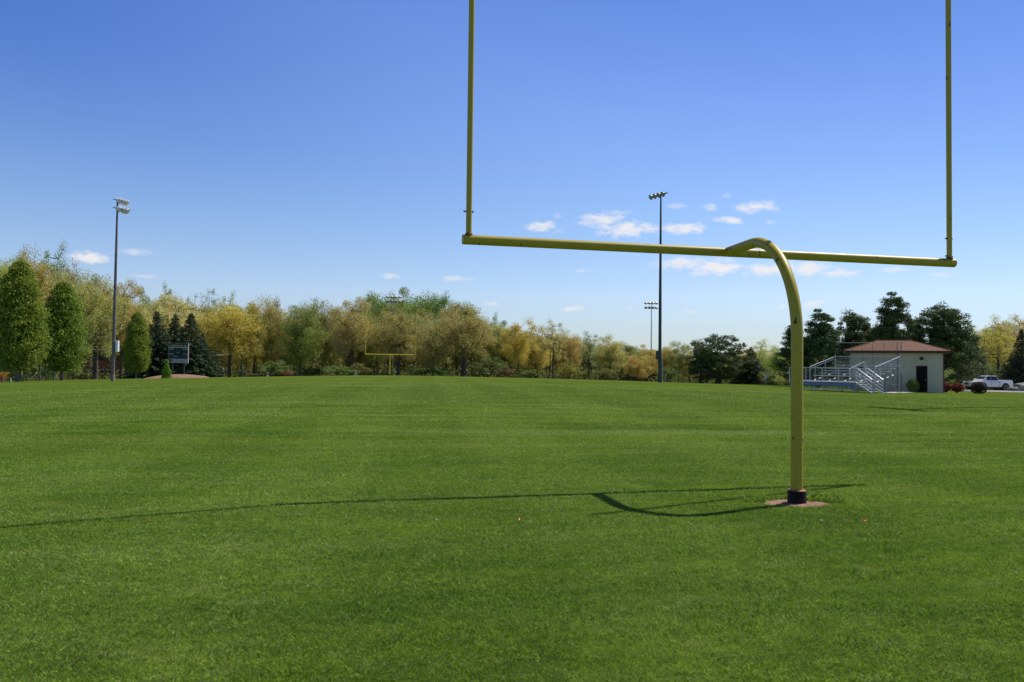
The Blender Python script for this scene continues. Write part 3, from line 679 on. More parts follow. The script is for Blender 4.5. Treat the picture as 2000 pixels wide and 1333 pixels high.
for px, ty, by, w, y, g, lab in [(34, 508, 745, 96, 88, COLS[0], 'tallest dense green columnar tree at the left edge'),
                             (120, 549, 742, 84, 98, COLS[1], 'second dense green columnar tree, egg shaped, right of the tallest one'),
                             (266, 609, 738, 50, 116, COLS[0], 'small narrow columnar green tree left of the dark spruces')]:
    plant('columnar_maple', g, px, ty, w, y, (.128, .170, .020), lab, 'tree', 'columnar trees on the left')
for px, ty, w, y, g, lab in [(304, 606, 80, 122, SPRU[0], 'leftmost dark spruce, the widest, beside the columnar tree'), (340, 610, 72, 127, SPRU[1], 'middle dark spruce rising directly behind the scoreboard'),
                             (371, 609, 84, 123, SPRU[2], 'rightmost dark spruce of the scoreboard clump'), (394, 648, 52, 125, SPRU[0], 'short dark spruce at the right foot of the scoreboard clump'),
                             (284, 640, 46, 125, SPRU[1], 'short dark spruce tucked between the columnar tree and the widest spruce'),
                             (1467, 676, 56, 116, SPRU[1], 'small pointed dark spruce just right of the round pine'),
                             (1996, 640, 62, 118, SPRU[2], 'very dark spruce at the right edge behind the pickup')]:
    plant('spruce', g, px, ty, w, y, (.036, .050, .024), lab, 'tree', 'dark spruces')
for px, ty, w, y, g, lab in [(1400, 648, 122, 112, BIGP, 'big round dark pine standing alone right of the light poles'),
                             (1368, 672, 44, 114, PINE[2], 'small dark pine spur leaning off the left side of the round pine'),
                             (1552, 628, 72, 100, PINE[2], 'leftmost tall pine right behind the near goal post'), (1598, 608, 96, 98, PINE[0], 'broad dark pine behind the left end of the bleachers'),
                             (1668, 594, 84, 100, PINE[1], 'dark pine with spiky top behind the left roof slope'), (1738, 576, 104, 96, PINE[0], 'tall dark pine right behind the ridge of the building roof'),
                             (1786, 618, 62, 99, PINE[2], 'low dark pine filling the gap between the two tallest pines'),
                             (1845, 577, 118, 98, PINE[1], 'widest tall pine rising over the right end of the building'), (1892, 660, 70, 116, PINE[2], 'lower green pine between the widest pine and the pickup')]:
    plant('pine_tree', g, px, ty, w, y, (.062, .085, .028), lab, 'tree', 'dark pines on the right')

# shrubs and low growth
SHR = [(541, 703, 58, 128, 738, BUSH[0], (.17, .24, .05), 'bright green bushy shrub above the yellow timber rail'), (562, 721, 26, 127, 738, BUSH[1], (.34, .13, .10), 'small pink-red shrub at the right end of the timber rail'),
       (660, 714, 62, 130, 738, BUSH[2], (.15, .23, .05), 'light green shrub at the foot of the tan oak'), (700, 708, 40, 134, 738, BUSH[0], C_OL, 'olive shrub below the left end of the far crossbar'),
       (606, 712, 50, 136, 738, BUSH[1], (.10, .12, .035), 'dull olive shrub in shade below the dense olive-green tree'), (822, 712, 50, 132, 738, BUSH[1], C_GR, 'green shrub at the foot of the right far upright'),
       (862, 716, 44, 131, 738, BUSH[2], (.14, .20, .05), 'small green shrub left of the big round tree trunk'), (955, 694, 66, 130, 740, BUSH[0], (.16, .20, .05), 'tall green shrub right of the big round tree trunk'),
       (988, 716, 34, 129, 741, BUSH[1], (.27, .15, .07), 'small orange-brown shrub beside the tall green shrub'), (1030, 720, 40, 132, 742, BUSH[2], C_OL, 'low olive shrub in the right woods edge'),
       (1110, 706, 44, 134, 742, BUSH[0], C_OC, 'ochre shrub under the low orange tree'), (1180, 716, 50, 132, 743, BUSH[1], C_OL, 'olive shrub under the layered tan tree'),
       (1305, 716, 46, 130, 747, BUSH[2], (.15, .20, .05), 'green shrub right of the near right light pole'), (1510, 722, 46, 112, 753, BUSH[0], C_OL, 'olive shrub left of the near goal post trunk'),
       (1536, 728, 44, 106, 755, BUSH[1], C_YG, 'yellow-green shrub touching the near goal post trunk'), (140, 712, 44, 116, 741, BUSH[2], (.20, .20, .06), 'olive shrub right of the second columnar tree'),
       (92, 718, 30, 118, 741, BUSH[0], (.06, .09, .03), 'shaded dark shrub between the two large columnar trees'), (4, 722, 22, 92, 742, BUSH[1], (.42, .22, .03), 'orange-yellow flowering shrub at the left edge'),
       (14, 716, 30, 96, 743, BUSH[2], C_YG, 'yellow-green shrub behind the white stake'), (1905, 716, 60, 124, 755, BUSH[0], C_YG, 'yellow-green shrub behind the pickup hood'),
       (1955, 716, 56, 124, 752, BUSH[1], (.12, .12, .04), 'brownish green shrub behind the pickup cab')]
for px, ty, w, y, by, g, c, lab in SHR:
    c = tuple(v * (.62 if y > 120 else .85) for v in c)
    plant('shrub', g, px, ty, w, y, c, lab, 'shrub', 'shrubs along the field edge', ('stem', 'foliage'))
GB = gen_bush(120, 1.0, 1.1, 3600, .05, .9)
def small_bush(kind, px, ty, w, y, c, lab, gen): return plant(kind, gen, px, ty, w, y, c, lab, 'shrub', None, ('stem', 'foliage'))
small_bush('clipped_shrub', 1783, 740, 22, 66.5, (.11, .15, .035), 'round clipped green shrub left of the building door', GB)
small_bush('shrub', 1868.5, 747, 26, 72, (.12, .022, .018), 'round dark red shrub left of the square dark shrub', gen_bush(122, 1.2, .9, 2200, .06, .6))
small_bush('shrub', 1848, 745, 22, 73, (.12, .03, .02), 'small loose red shrub at the right corner of the building', gen_bush(123, 1., .9, 1200, .06, .2))
small_bush('clipped_shrub', 1911.5, 746.5, 25, 75, (.035, .03, .018), 'square-cut very dark shrub in front of the pickup door', gen_bush(124, 1.1, .9, 4200, .06, .95, boxy=True))
cyp = gen_spruce(130, 3.0, 2.0, 2.6)
o = plant('conical_shrub', cyp, 325, 701, 20, 108, (.11, .18, .02), 'small cone-shaped bright green shrub left of the scoreboard', 'shrub')
lt = gen_broadleaf(131, 3.2, 2.6, .30, 26, 1300, .075, .35, .8, .5, .035, up=.4)
plant('young_tree', lt, 1845, 716, 44, 69.5, (.22, .26, .07), 'small leaning yellow-green tree at the right corner of the building', 'tree').rotation_euler[1] = .0

# ------------------------------------------------------------------ paths and mound
def gpt(px, py):
    d = ray(px, py); t = 8.0
    for i in range(4000):
        p = Vector((0, 0, CAM_H)) + d * t
        if p.z <= gh(p.x, p.y): return (p.x, p.y)
        t += .01 * t ** .9 + .02
        if t > 170: break
    return (p.x, p.y)
def xa(px, y): return at(px, 735, y).x
sheet('road', [(xa(1872, 90), 90), (xa(1960, 88.5), 88.5), (xa(2060, 87), 87), (xa(2500, 84), 84), (xa(2500, 122), 122), (xa(2000, 124), 124), (xa(1870, 122), 122), (xa(1842, 100), 100)], M_asphalt, .03)
sheet('path', [(xa(1722, 61.2), 61.2), (xa(1745, 61.6), 61.6), (xa(1790, 66.0), 66.0), (xa(1845, 69), 69), (xa(1850, 71), 71), (xa(1780, 68.2), 68.2), (xa(1735, 64.5), 64.5)], M_concrete, .02)
def mound():
    c = Vector((xa(347, 112), 112)); w, d_ = 4.3, 3.2; n = 40; V = []; F = []
    for i in range(n + 1):
        for j in range(17):
            u = -1 + 2 * i / n; v = -1 + 2 * j / 16; r = math.hypot(u, v)
            x = c.x + u * w; y = c.y + v * d_; k = max(0, 1 - r * r)
            V.append((x, y, gh(x, y) - .05 + .52 * k ** .8 + .05 * float(vnoise(np.array([x * 2.5]), np.array([y * 2.5]), 4)[0]) * (k > 0)))
    for i in range(n):
        for j in range(16): F.append((i * 17 + j, (i + 1) * 17 + j, (i + 1) * 17 + j + 1, i * 17 + j + 1))
    me = bpy.data.meshes.new('mulch_mound'); me.from_pydata(V, [], F); me.update(); tag(link('mulch_mound', me, M_mulch, smooth=True), kind='structure')
mound()

# ------------------------------------------------------------------ floodlight poles
def lamp_head(parent, pos, aim, s=.32, shell=None):
    M = Matrix.Translation(pos) @ aim.to_track_quat('Z', 'Y').to_matrix().to_4x4()
    l = MB().lathe([(0, -s * 1.15), (s * .38, -s * 1.12), (s * .42, -s * .72), (s * .62, -s * .5), (s * .86, -s * .1), (s * .95, s * .2), (s * 1.0, s * .22), (s * .97, s * .24), (s * .9, s * .18), (s * .5, -s * .35), (0, -s * .42)], 18, M).build('lamp', shell or M_lamp_shell, parent, True)
    MB().lathe([(0, s * .17), (s * .88, s * .15), (s * .88, s * .12), (0, s * .14)], 18, M).build('lens', M_glass, l, True)
def floodlight(x, y, H, yaw, aim, tiers, nl, span, mpole, label, rb=.17, rt=.075, box=None, s=.32, sleeve=False, arm_tilt=0., shell=None):
    g = gh(x, y); o = empty('floodlight_pole', (x, y, g), 0, label, 'light pole', 'stadium floodlight poles')
    z0 = -.3
    p = MB().tube([(0, 0, z0), (0, 0, H * .35), (0, 0, H * .7), (0, 0, H)], [rb, rb * .8 + rt * .2, rb * .45 + rt * .55, rt], 14).build('pole', mpole, o, True)
    if sleeve: MB().lathe([(rb * 1.0, -.2), (rb * 1.12, -.2), (rb * 1.12, .62), (rb * 1.0, .66)], 16).build('base_sleeve', M_bark_l, o, True)
    d = Vector((math.cos(yaw), math.sin(yaw), 0)); aim = Vector(aim).normalized()
    for k in range(tiers):
        z = H - .18 - k * .82; c = Vector((0, 0, z)) + Vector((aim.x, aim.y, 0)).normalized() * (rt + .07)
        dd = (d + Vector((0, 0, arm_tilt))).normalized()
        a = MB().tube([c - dd * span / 2, c + dd * span / 2], .045, 8).build('crossarm', mpole, o, True)
        for i in range(nl):
            q = c + dd * span * ((i + .5) / nl - .5) * .98; ai = (aim + Vector((0, 0, rv.uniform(-.08, .08))) + d * rv.uniform(-.12, .12)).normalized()
            MB().tube([q, q + Vector((aim.x, aim.y, .1)) * s * .5, q + Vector((aim.x, aim.y, 0)) * s * .9 - Vector((0, 0, s * .25))], .022, 6).build('bracket', M_dark, a)
            lamp_head(o, q + Vector((aim.x, aim.y, 0)) * (s * 1.35) - Vector((0, 0, s * .35)), ai, s, shell)
    if box:
        bx, bz, bw, bd, bh, bm = box
        b = MB().box(bx - bw / 2, bx + bw / 2, -bd / 2, bd / 2, bz, bz + bh, bev=.02); b.build('control_box', bm, o)
    return o
pl = at(220.3, 740, 82); floodlight(pl.x, 82, 18.1, R(80), (.92, .36, -.42), 2, 3, 1.7, M_brownpole, 'tall weathered light pole left of the scoreboard with white box on its side', .17, .075, (.36, 2.9, .26, .35, 1.1, M_white), .36, True)
pr = at(1288.5, 740, 79); o = floodlight(pr.x, 79, 18.1, R(-60), (-.75, -.35, -.5), 1, 4, 2.4, M_greenpole, 'nearest right light pole, thick dark green, with small oblique cluster of lamps', .165, .07, (-.22, 2.2, .3, .3, .8, M_greenpole), .27, False, 0., M_greenpole)  # lamp shells take the dark pole paint: their shade is put into the colour
MB().tube([(.23, -.05, -.1), (.225, -.05, 1.2), (.215, -.05, 2.4)], .045, 8).build('conduit', M_galv, o, True)
pf = at(766.5, 730, 150); floodlight(pf.x, 150, at(766, 578, 150).z - gh(pf.x, 150), R(2), (.1, -.6, -1.1), 2, 4, 2.9, M_galv, 'distant grey light pole standing inside the far goal post, white box at its foot', .15, .07, (.28, .4, .22, .3, 1.3, M_white), .33)
pf = at(1271.5, 738, 150); floodlight(pf.x, 150, at(1270, 590, 150).z - gh(pf.x, 150), R(3), (-.2, -.6, -1.1), 2, 4, 2.6, M_galv, 'distant thin light pole just left of the nearest right light pole', .12, .06, None, .30)
t1, t2 = gpt(1715, 797), gpt(1830, 805); tx, ty = (t1[0] + t2[0]) / 2, (t1[1] + t2[1]) / 2
hh = 18 / math.tan(R(SUN_EL)); bx_, by_ = tx + hh * math.cos(R(SUN_AZ)), ty + hh * math.sin(R(SUN_AZ))
floodlight(bx_, by_, 18, math.atan2(t2[1] - t1[1], t2[0] - t1[0]), (-.85, .3, -.45), 1, 4, math.dist(t1, t2), M_greenpole, 'light pole just beyond the right edge, seen only by its shadow on the turf', .17, .08)

# ------------------------------------------------------------------ scoreboard
def text(s, size, loc, m, parent, name='lettering', ext=.006):
    c = bpy.data.curves.new(name, 'FONT'); c.body = s; c.size = size; c.extrude = ext; c.align_x = 'CENTER'; c.align_y = 'CENTER'
    t = bpy.data.objects.new('tmp', c); COL.objects.link(t); dg = bpy.context.evaluated_depsgraph_get(); me = bpy.data.meshes.new_from_object(t.evaluated_get(dg)); bpy.data.objects.remove(t)
    o = link(name, me, m, parent); o.location = loc; o.rotation_euler = (R(90), 0, 0); return o
M_sgreen = mat('scoreboard_green', (.012, .06, .045), .8, spec=.15, build=noise_tint(2, (.01, .045, .036), (.016, .075, .055)))
M_spons = mat('shaded_white_panel', (.30, .34, .38), .5)  # white sponsor panel, its partial shade put into the grey-blue colour
M_gold = mat('gold_lettering', (.42, .33, .12), .5); M_lett = mat('white_lettering', (.68, .72, .7), .5); M_black = mat('black_paint', (.012, .012, .014), .4); M_maroon = mat('maroon_paint', (.07, .01, .018), .5)
M_pink = mat('pale_pink_paint', (.6, .38, .38), .5)
def scoreboard():
    y = 116; L_ = at(329.5, 690, y); R_ = at(368.5, 690, y); W = R_.x - L_.x; zt = at(349, 671, y).z; zb = at(349, 709.5, y).z; xc = (L_.x + R_.x) / 2; g = gh(xc, y); H = zt - zb
    o = empty('scoreboard', (xc, y, g), R(-4), 'green and white scoreboard on two posts in front of the dark spruces', 'scoreboard')
    b0 = zb - g; t0 = zt - g
    MB().box(-W / 2, W / 2, -.12, .12, b0, t0, bev=.02).build('panel', M_sgreen, o)
    fr = MB()
    for a in ((-W / 2 - .02, -W / 2 + .012, b0, t0), (W / 2 - .012, W / 2 + .02, b0, t0), (-W / 2 + .012, W / 2 - .012, t0 - .012, t0 + .02)): fr.box(a[0], a[1], -.15, .1, a[2], a[3])
    fr.build('frame', M_galv, o)
    hd = MB().box(-W / 2 + .08, W / 2 - .08, -.145, -.125, t0 - .17 * H, t0 - .06 * H).build('header_band', M_sgreen, o)
    lt_ = MB(); x = -W / 2 + .14; rr = random.Random(2)
    while x < W / 2 - .2:      # unreadable gold header letters, kept as plain letter-sized blocks
        w = rr.uniform(.07, .13)
        if rr.random() > .12: lt_.box(x, x + w, -.160, -.146, t0 - .16 * H, t0 - .07 * H)
        x += w + .035
    lt_.build('lettering', M_gold, hd)
    MB().box(-W / 2 + .04, W / 2 - .04, -.140, -.123, t0 - .225 * H, t0 - .195 * H).build('white_stripe', M_lett, o)
    ft = MB().box(-W / 2 + .03, W / 2 - .03, -.150, -.123, b0 + .01, b0 + .22 * H).build('sponsor_panel', M_spons, o)
    c = Vector((-W / 2 + .10 * W, -.152, b0 + .115 * H)); r = .085 * H; M = Matrix.Translation(c) @ Matrix.Rotation(R(90), 4, 'X')
    em = MB().lathe([(0, .012), (r, .012), (r, -.0), (0, 0)], 24, M).build('emblem', M_maroon, o)
    mk = MB(); mk.box(c.x - .015, c.x + .02, c.y - .022, c.y - .013, c.z - r * .55, c.z + r * .6); mk.box(c.x + .02, c.x + .075, c.y - .021, c.y - .013, c.z - r * .6, c.z - r * .4); mk.box(c.x + .02, c.x + .08, c.y - .0215, c.y - .013, c.z + r * .1, c.z + r * .5)
    mk.build('emblem_mark', M_pink, em)
    for s, sz, fx, fz in (('HOME', .24, -.36, .70), ('GUEST', .24, .36, .70), ('QTR', .19, -.02, .53), ('DOWN', .19, -.36, .455), ('TO GO', .19, .36, .455), ('BALL ON', .16, -.13, .335)):
        text(s, sz, (fx * W, -.135, b0 + fz * H), M_lett, o)
    for fx, fz, w_, h_ in ((-.36, .58, .20, .15), (.36, .58, .20, .15), (-.36, .335, .16, .13), (.36, .335, .2, .13), (-.02, .63, .26, .11)):
        MB().box(fx * W - w_ * W / 2, fx * W + w_ * W / 2, -.132, -.121, b0 + (fz - h_ / 2) * H, b0 + (fz + h_ / 2) * H).build('digit_window', M_black, o)
    for sx in (-.3, .3): MB().box(sx * W - .08, sx * W + .08, -.08, .08, -.3, b0).build('post', M_greenpole, o)
scoreboard()

# ------------------------------------------------------------------ poles, cables and small things on the left
def utility():
    y = 142; b = at(471.3, 735, y); g = gh(b.x, y); H = at(471, 656.5, y).z - g
    o = empty('utility_pole', (b.x, y, g), 0, 'thin wooden utility pole with a small white lamp, right of the scoreboard', 'utility pole')
    MB().tube([(0, 0, -.3), (0, 0, H * .5), (0, 0, H)], [.13, .11, .08], 10).build('pole', M_oldwood, o, True)
    MB().tube([(.15, -.05, 0), (.15, -.05, H * .68)], .045, 8).build('conduit', M_alu, o, True)
    MB().lathe([(.0, .14), (.11, .12), (.19, -.02), (.17, -.05), (.0, .0)], 12, Matrix.Translation((-.05, -.22, H * .86))).build('lamp', M_white, o, True)
    MB().box(-.11, .07, -.2, -.02, H * .80, H * .87, bev=.02).build('lamp_housing', M_white, o)
    return Vector((b.x, y, g)), H
ub, uh = utility()
M_cable = mat('pale_cable', (.42, .44, .42), .5)
def cable(a, b, sag, r, label):
    pts = []
    for i in range(15):
        t = i / 14; p = a.lerp(b, t); p.z -= sag * 4 * t * (1 - t); pts.append(p - a)
    o = MB().tube(pts, r, 6).build('overhead_cable', M_cable, None, True); o.location = a; tag(o, label, 'cable', 'overhead cables')
A = at(471, 691, 142)
cable(A, at(398, 693, 128), .15, .05, 'pale cable running left from the middle of the utility pole to the spruces')
cable(A, at(522, 705, 150), .35, .022, 'thin cable sagging right from the utility pole toward the green shrub')
cable(at(471, 657, 142), at(398, 662, 135), .3, .022, 'thin upper cable from the top of the utility pole to the left')
cable(at(219, 684.5, 82), at(150, 678.5, 98), .1, .028, 'pale cable from the left light pole to the second columnar tree')
cable(at(219, 658, 82.1), at(165, 652, 110), .1, .012, 'fine upper wire left of the left light pole, above the pale cable')

def stake(kind, px, y, h, r, m, label, cat, cap=None):
    x = xa(px, y); g = gh(x, y); b = MB().box(-r, r, -r, r, -.1, h, bev=r * .3)
    if cap: b.box(-r * 1.35, r * 1.35, -r * 1.35, r * 1.35, h, h + r * .8, bev=r * .4)
    o = b.build(kind, m); o.location = (x, y, g); tag(o, label, cat)
M_redpost = mat('red_brown_paint', (.28, .06, .045), .7); M_whitep = mat('white_post_paint', (.72, .74, .72), .6)
stake('red_post', 5.5, 82, .52, .085, M_redpost, 'short red-brown post at the left edge by the low rail', 'post', 1)
stake('white_stake', 21.5, 83, .36, .035, M_whitep, 'short white stake between the red post and the tallest columnar tree', 'stake')
stake('wooden_stake', 42.5, 88, .36, .04, M_oldwood, 'short pale wooden stake in front of the tallest columnar tree trunk', 'stake')
stake('white_post', 522, 133, .85, .11, M_whitep, 'stubby white post behind the yellow timber rail', 'post', 1)
stake('grey_post', 694, 121.5, .60, .13, M_galv, 'stubby grey post at the woods edge left of the far goal post', 'post', 1)
stake('white_marker', 1147, 123.5, .22, .06, M_whitep, 'tiny white marker at the far edge of the grass, right of centre', 'marker')
stake('grey_marker', 1167, 124, .7, .06, M_galv, 'thin pale marker post just right of the tiny white marker', 'post')
stake('pale_marker', 1300, 128, 1.2, .06, M_galv, 'thin pale post just right of the nearest right light pole', 'post')
def small_sign():
    y = 100; x = xa(1495.5, y); g = gh(x, y); o = empty('small_sign', (x, y, g), 0, 'small white sign on a thin post in front of the pointed spruce', 'sign')
    z = at(1495, 737, y).z - g
    MB().box(-.03, .03, -.03, .03, -.1, z + .25).build('post', M_galv, o); MB().box(-.17, .17, -.055, -.035, z - .2, z + .24, bev=.005).build('panel', M_white, o)
small_sign()
def low_rail():
    y = 86; a = xa(-30, y); b = xa(20, y); g = gh(b, y); o = empty('low_rail', (b, y, g), 0, 'low dark timber rail behind the red post at the left edge', 'rail')
    for z in (.18, .36): MB().box(a - b, 0, -.04, .04, z, z + .09, bev=.01).build('rail', M_oldwood, o)
    for x in (a - b, (a - b) / 2, -.1): MB().box(x - .06, x + .06, .045, .15, -.2, .5, bev=.01).build('post', M_oldwood, o)
low_rail()
def picnic():
    y = 92; x = xa(62, y); g = gh(x, y); o = empty('picnic_table', (x, y, g), R(8), 'long low picnic table between the two large columnar trees', 'table')
    w = 1.0
    MB().box(-w, w, -.36, .36, .70, .745, bev=.01).build('table_top', M_oldwood, o)
    for s in (-1, 1):
        MB().box(-w, w, s * .72 - .13, s * .72 + .13, .42, .46, bev=.01).build('seat', M_oldwood, o)
        b = MB(); b.tube([(s * .7, -.6, -.05), (s * .7, -.2, .70)], .04, 6); b.tube([(s * .7, .6, -.05), (s * .7, .2, .70)], .04, 6); b.box(s * .7 - .03, s * .7 + .03, -.8, .8, .37, .42); b.build('leg', M_dark, o)
    o.location.z -= .18
picnic()
def timber_rail():
    y = 128; a = at(479, 734, y); b = at(566, 733, y); L = b.x - a.x; g = gh((a.x + b.x) / 2, y); z = at(530, 732.3, y).z - g
    o = empty('timber_rail', (a.x, y, g), 0, 'long low yellow-brown timber rail right of the utility pole', 'rail')
    n = 3
    for i in range(n):
        x0_ = L * i / n + .03; x1_ = L * (i + 1) / n - .03; zz = z - .10 + .07 * i
        MB().box(x0_, x1_, -.09, .09, zz, zz + .20, bev=.02).build('rail', M_wood, o)
    for i in range(n + 1): MB().box(L * i / n - .08, L * i / n + .08, .1, .26, -.4, z + .25, bev=.02).build('post', M_oldwood, o)
timber_rail()

# brick house half hidden behind the left trees
M_brick = mat('red_brick', (.32, .10, .07), .9, build=noise_tint(6, (.26, .075, .05), (.4, .14, .1), 6, .3))
M_shing = mat('dark_shingles', (.04, .04, .045), .9, build=noise_tint(5, (.03, .03, .032), (.06, .058, .056)))
M_win = mat('dark_window_glass', (.01, .013, .016), .08, 0, .7)
def house():
    y = 156; x = xa(200, y); g = gh(x, y); o = empty('brick_house', (x, y, g), R(-14), 'red brick house glimpsed between the trunks left of the left light pole', 'house')
    w = 3.6; h = at(200, 702, y).z - g
    MB().box(-w, w, 0, 6, -.5, h * .96).build('wall', M_brick, o)
    MB().prism([(-w - .4, h * .96), (w + .4, h * .96), (0, h * .96 + 1.7)], -.4, 6.4).build('roof', M_shing, o)
    for wx in (-2.4, -.2, 2.0):
        f = MB().box(wx - .62, wx + .62, -.05, .0, .95, 2.2).build('window', M_white, o); MB().box(wx - .52, wx + .52, -.07, -.052, 1.05, 2.1).build('pane', M_win, f)
house()

# ------------------------------------------------------------------ building on the right
def siding(nt, b):
    tc = nd(nt, 'ShaderNodeTexCoord'); sp_ = nd(nt, 'ShaderNodeSeparateXYZ'); nt.links.new(tc.outputs['Object'], sp_.inputs[0])
    n = nd(nt, 'ShaderNodeTexNoise', i_Scale=1.5, i_Detail=5); nt.links.new(tc.outputs['Object'], n.inputs['Vector'])
    r = nd(nt, 'ShaderNodeValToRGB'); r.color_ramp.elements[0].position = .3; r.color_ramp.elements[1].position = .7; r.color_ramp.elements[0].color = (.60, .52, .37, 1); r.color_ramp.elements[1].color = (.68, .60, .44, 1)
    nt.links.new(n.outputs['Fac'], r.inputs[0]); nt.links.new(r.outputs[0], b.inputs['Base Color'])
M_siding = mat('cream_siding', rough=.75, build=siding)
M_groove = mat('siding_groove', (.22, .21, .17), .9)
M_roof = mat('brown_shingles', rough=.95, build=noise_tint(3.5, (.125, .056, .028), (.20, .092, .050), 9, .5))
M_fascia = mat('dark_brown_trim', (.075, .03, .022), .6); M_door = mat('dark_brown_door', (.010, .005, .004), .6, spec=.15)
def building():
    y = 68.5; c = at(1751, 735, y); g = gh(c.x, y); rz = -math.atan2(c.x, y) * .85
    o = empty('field_house', (c.x, y, g), rz, 'cream sided field house with brown hip roof behind the bleachers', 'building')
    W = 6.95; D = 5.2; zt = at(1751, 689, y).z - g; zr = at(1752, 665.5, y + 2.2).z - g; ov = .5; w = W / 2
    MB().box(-w, w, 0, D, -.4, zt).build('wall', M_siding, o)
    gv = MB(); k = -w + .2
    while k < w - .1: gv.box(k, k + .03, -.009, -.001, .05, zt - .05); k += .305
    gv.build('siding_battens', M_siding2, o)
    MB().box(-w - ov, w + ov, -ov, D + ov, zt - .04, zt + .14).build('fascia', M_fascia, o)
    zb = zt + .145; q = MB(); e = ov + .06; rx = 1.3
    q.add([(-w - e, -e, zb), (w + e, -e, zb), (w + e, D + e, zb), (-w - e, D + e, zb), (-rx, D / 2, zr), (rx, D / 2, zr)], [(0, 1, 5, 4), (1, 2, 5), (2, 3, 4, 5), (3, 0, 4), (3, 2, 1, 0)])
    rf = q.build('roof', M_roof, o)
    rd = MB(); rd.tube([(-rx, D / 2, zr + .01), (rx, D / 2, zr + .01)], .05, 6)
    for s in (-1, 1):
        for yy in (-e, D + e): rd.tube([(s * (w + e), yy, zb + .02), (s * rx, D / 2, zr + .01)], .04, 6)
    rd.build('ridge_cap', M_roof, rf)
    dx = (at(1797.5, 740, y).x - c.x) / (math.cos(rz) ) * .915 - .05
    dr = MB().box(dx - .36, dx + .36, -.05, -.013, 0.02, 2.08).build('door', M_door, o); MB().box(dx - .42, dx + .42, -.035, -.0135, 0.0, 2.15).build('door_frame', M_fascia, o)
    dr.location.y = -.01
    MB().lathe([(0, .03), (.035, .02), (.035, -.02), (0, -.03)], 10, Matrix.Translation((dx + .28, -.09, 1.0)) @ Matrix.Rotation(R(90), 4, 'X')).build('handle', M_alu, dr)
    MB().box(dx - .16, dx + .12, -.20, -.013, 2.62, 2.84, bev=.03).build('wall_lamp', M_dark, o)
    MB().box(w - .05, w + .03, -.03, .05, 0, zt - .05).build('corner_trim', M_redpost, o)
    MB().box(-w - .03, -w + .1, -.03, .05, 0, zt - .05).build('corner_trim', M_siding, o)
    MB().box(dx - 1.18, dx - 1.04, -.08, -.013, .45, .65, bev=.01).build('outlet_box', M_dark, o)
    MB().box(-w + .6, -w + .95, -.09, -.013, 1.9, 2.05, bev=.02).build('wall_light', M_dark, o)
M_siding2 = mat('siding_batten_shade', (.56, .49, .36), .85)
building()

# ------------------------------------------------------------------ bleachers
def chainlink(nt, b):
    tc = nd(nt, 'ShaderNodeTexCoord'); sp_ = nd(nt, 'ShaderNodeSeparateXYZ'); nt.links.new(tc.outputs['Object'], sp_.inputs[0]); L = nt.links
    def m(op, a, b_=None):
        q = nd(nt, 'ShaderNodeMath', operation=op)
        for i, v in enumerate((a, b_)):
            if v is None: continue
            if isinstance(v, (int, float)): q.inputs[i].default_value = v
            else: L.new(v, q.inputs[i])
        return q.outputs[0]
    hxy = m('ADD', m('MULTIPLY', sp_.outputs[0], .5), m('MULTIPLY', sp_.outputs[1], -.87)); outs = []
    for sgn in (1, -1):
        a = m('ABSOLUTE', m('SUBTRACT', m('FRACT', m('MULTIPLY', m('ADD', hxy, m('MULTIPLY', sp_.outputs[2], sgn)), 11)), .5))
        outs.append(m('LESS_THAN', a, .038))
    fac = m('MAXIMUM', outs[0], outs[1]); t = nd(nt, 'ShaderNodeBsdfTransparent'); mx = nd(nt, 'ShaderNodeMixShader'); L.new(fac, mx.inputs[0]); L.new(t.outputs[0], mx.inputs[1]); L.new(b.outputs[0], mx.inputs[2])
    L.new(mx.outputs[0], nt.nodes['Material Output'].inputs[0]); b.inputs['Base Color'].default_value = (.25, .26, .26, 1); b.inputs['Metallic'].default_value = .2
M_chain = mat('chain_link', rough=.5, build=chainlink)
M_alud = mat('dull_aluminium', (.34, .35, .36), .55, .3)
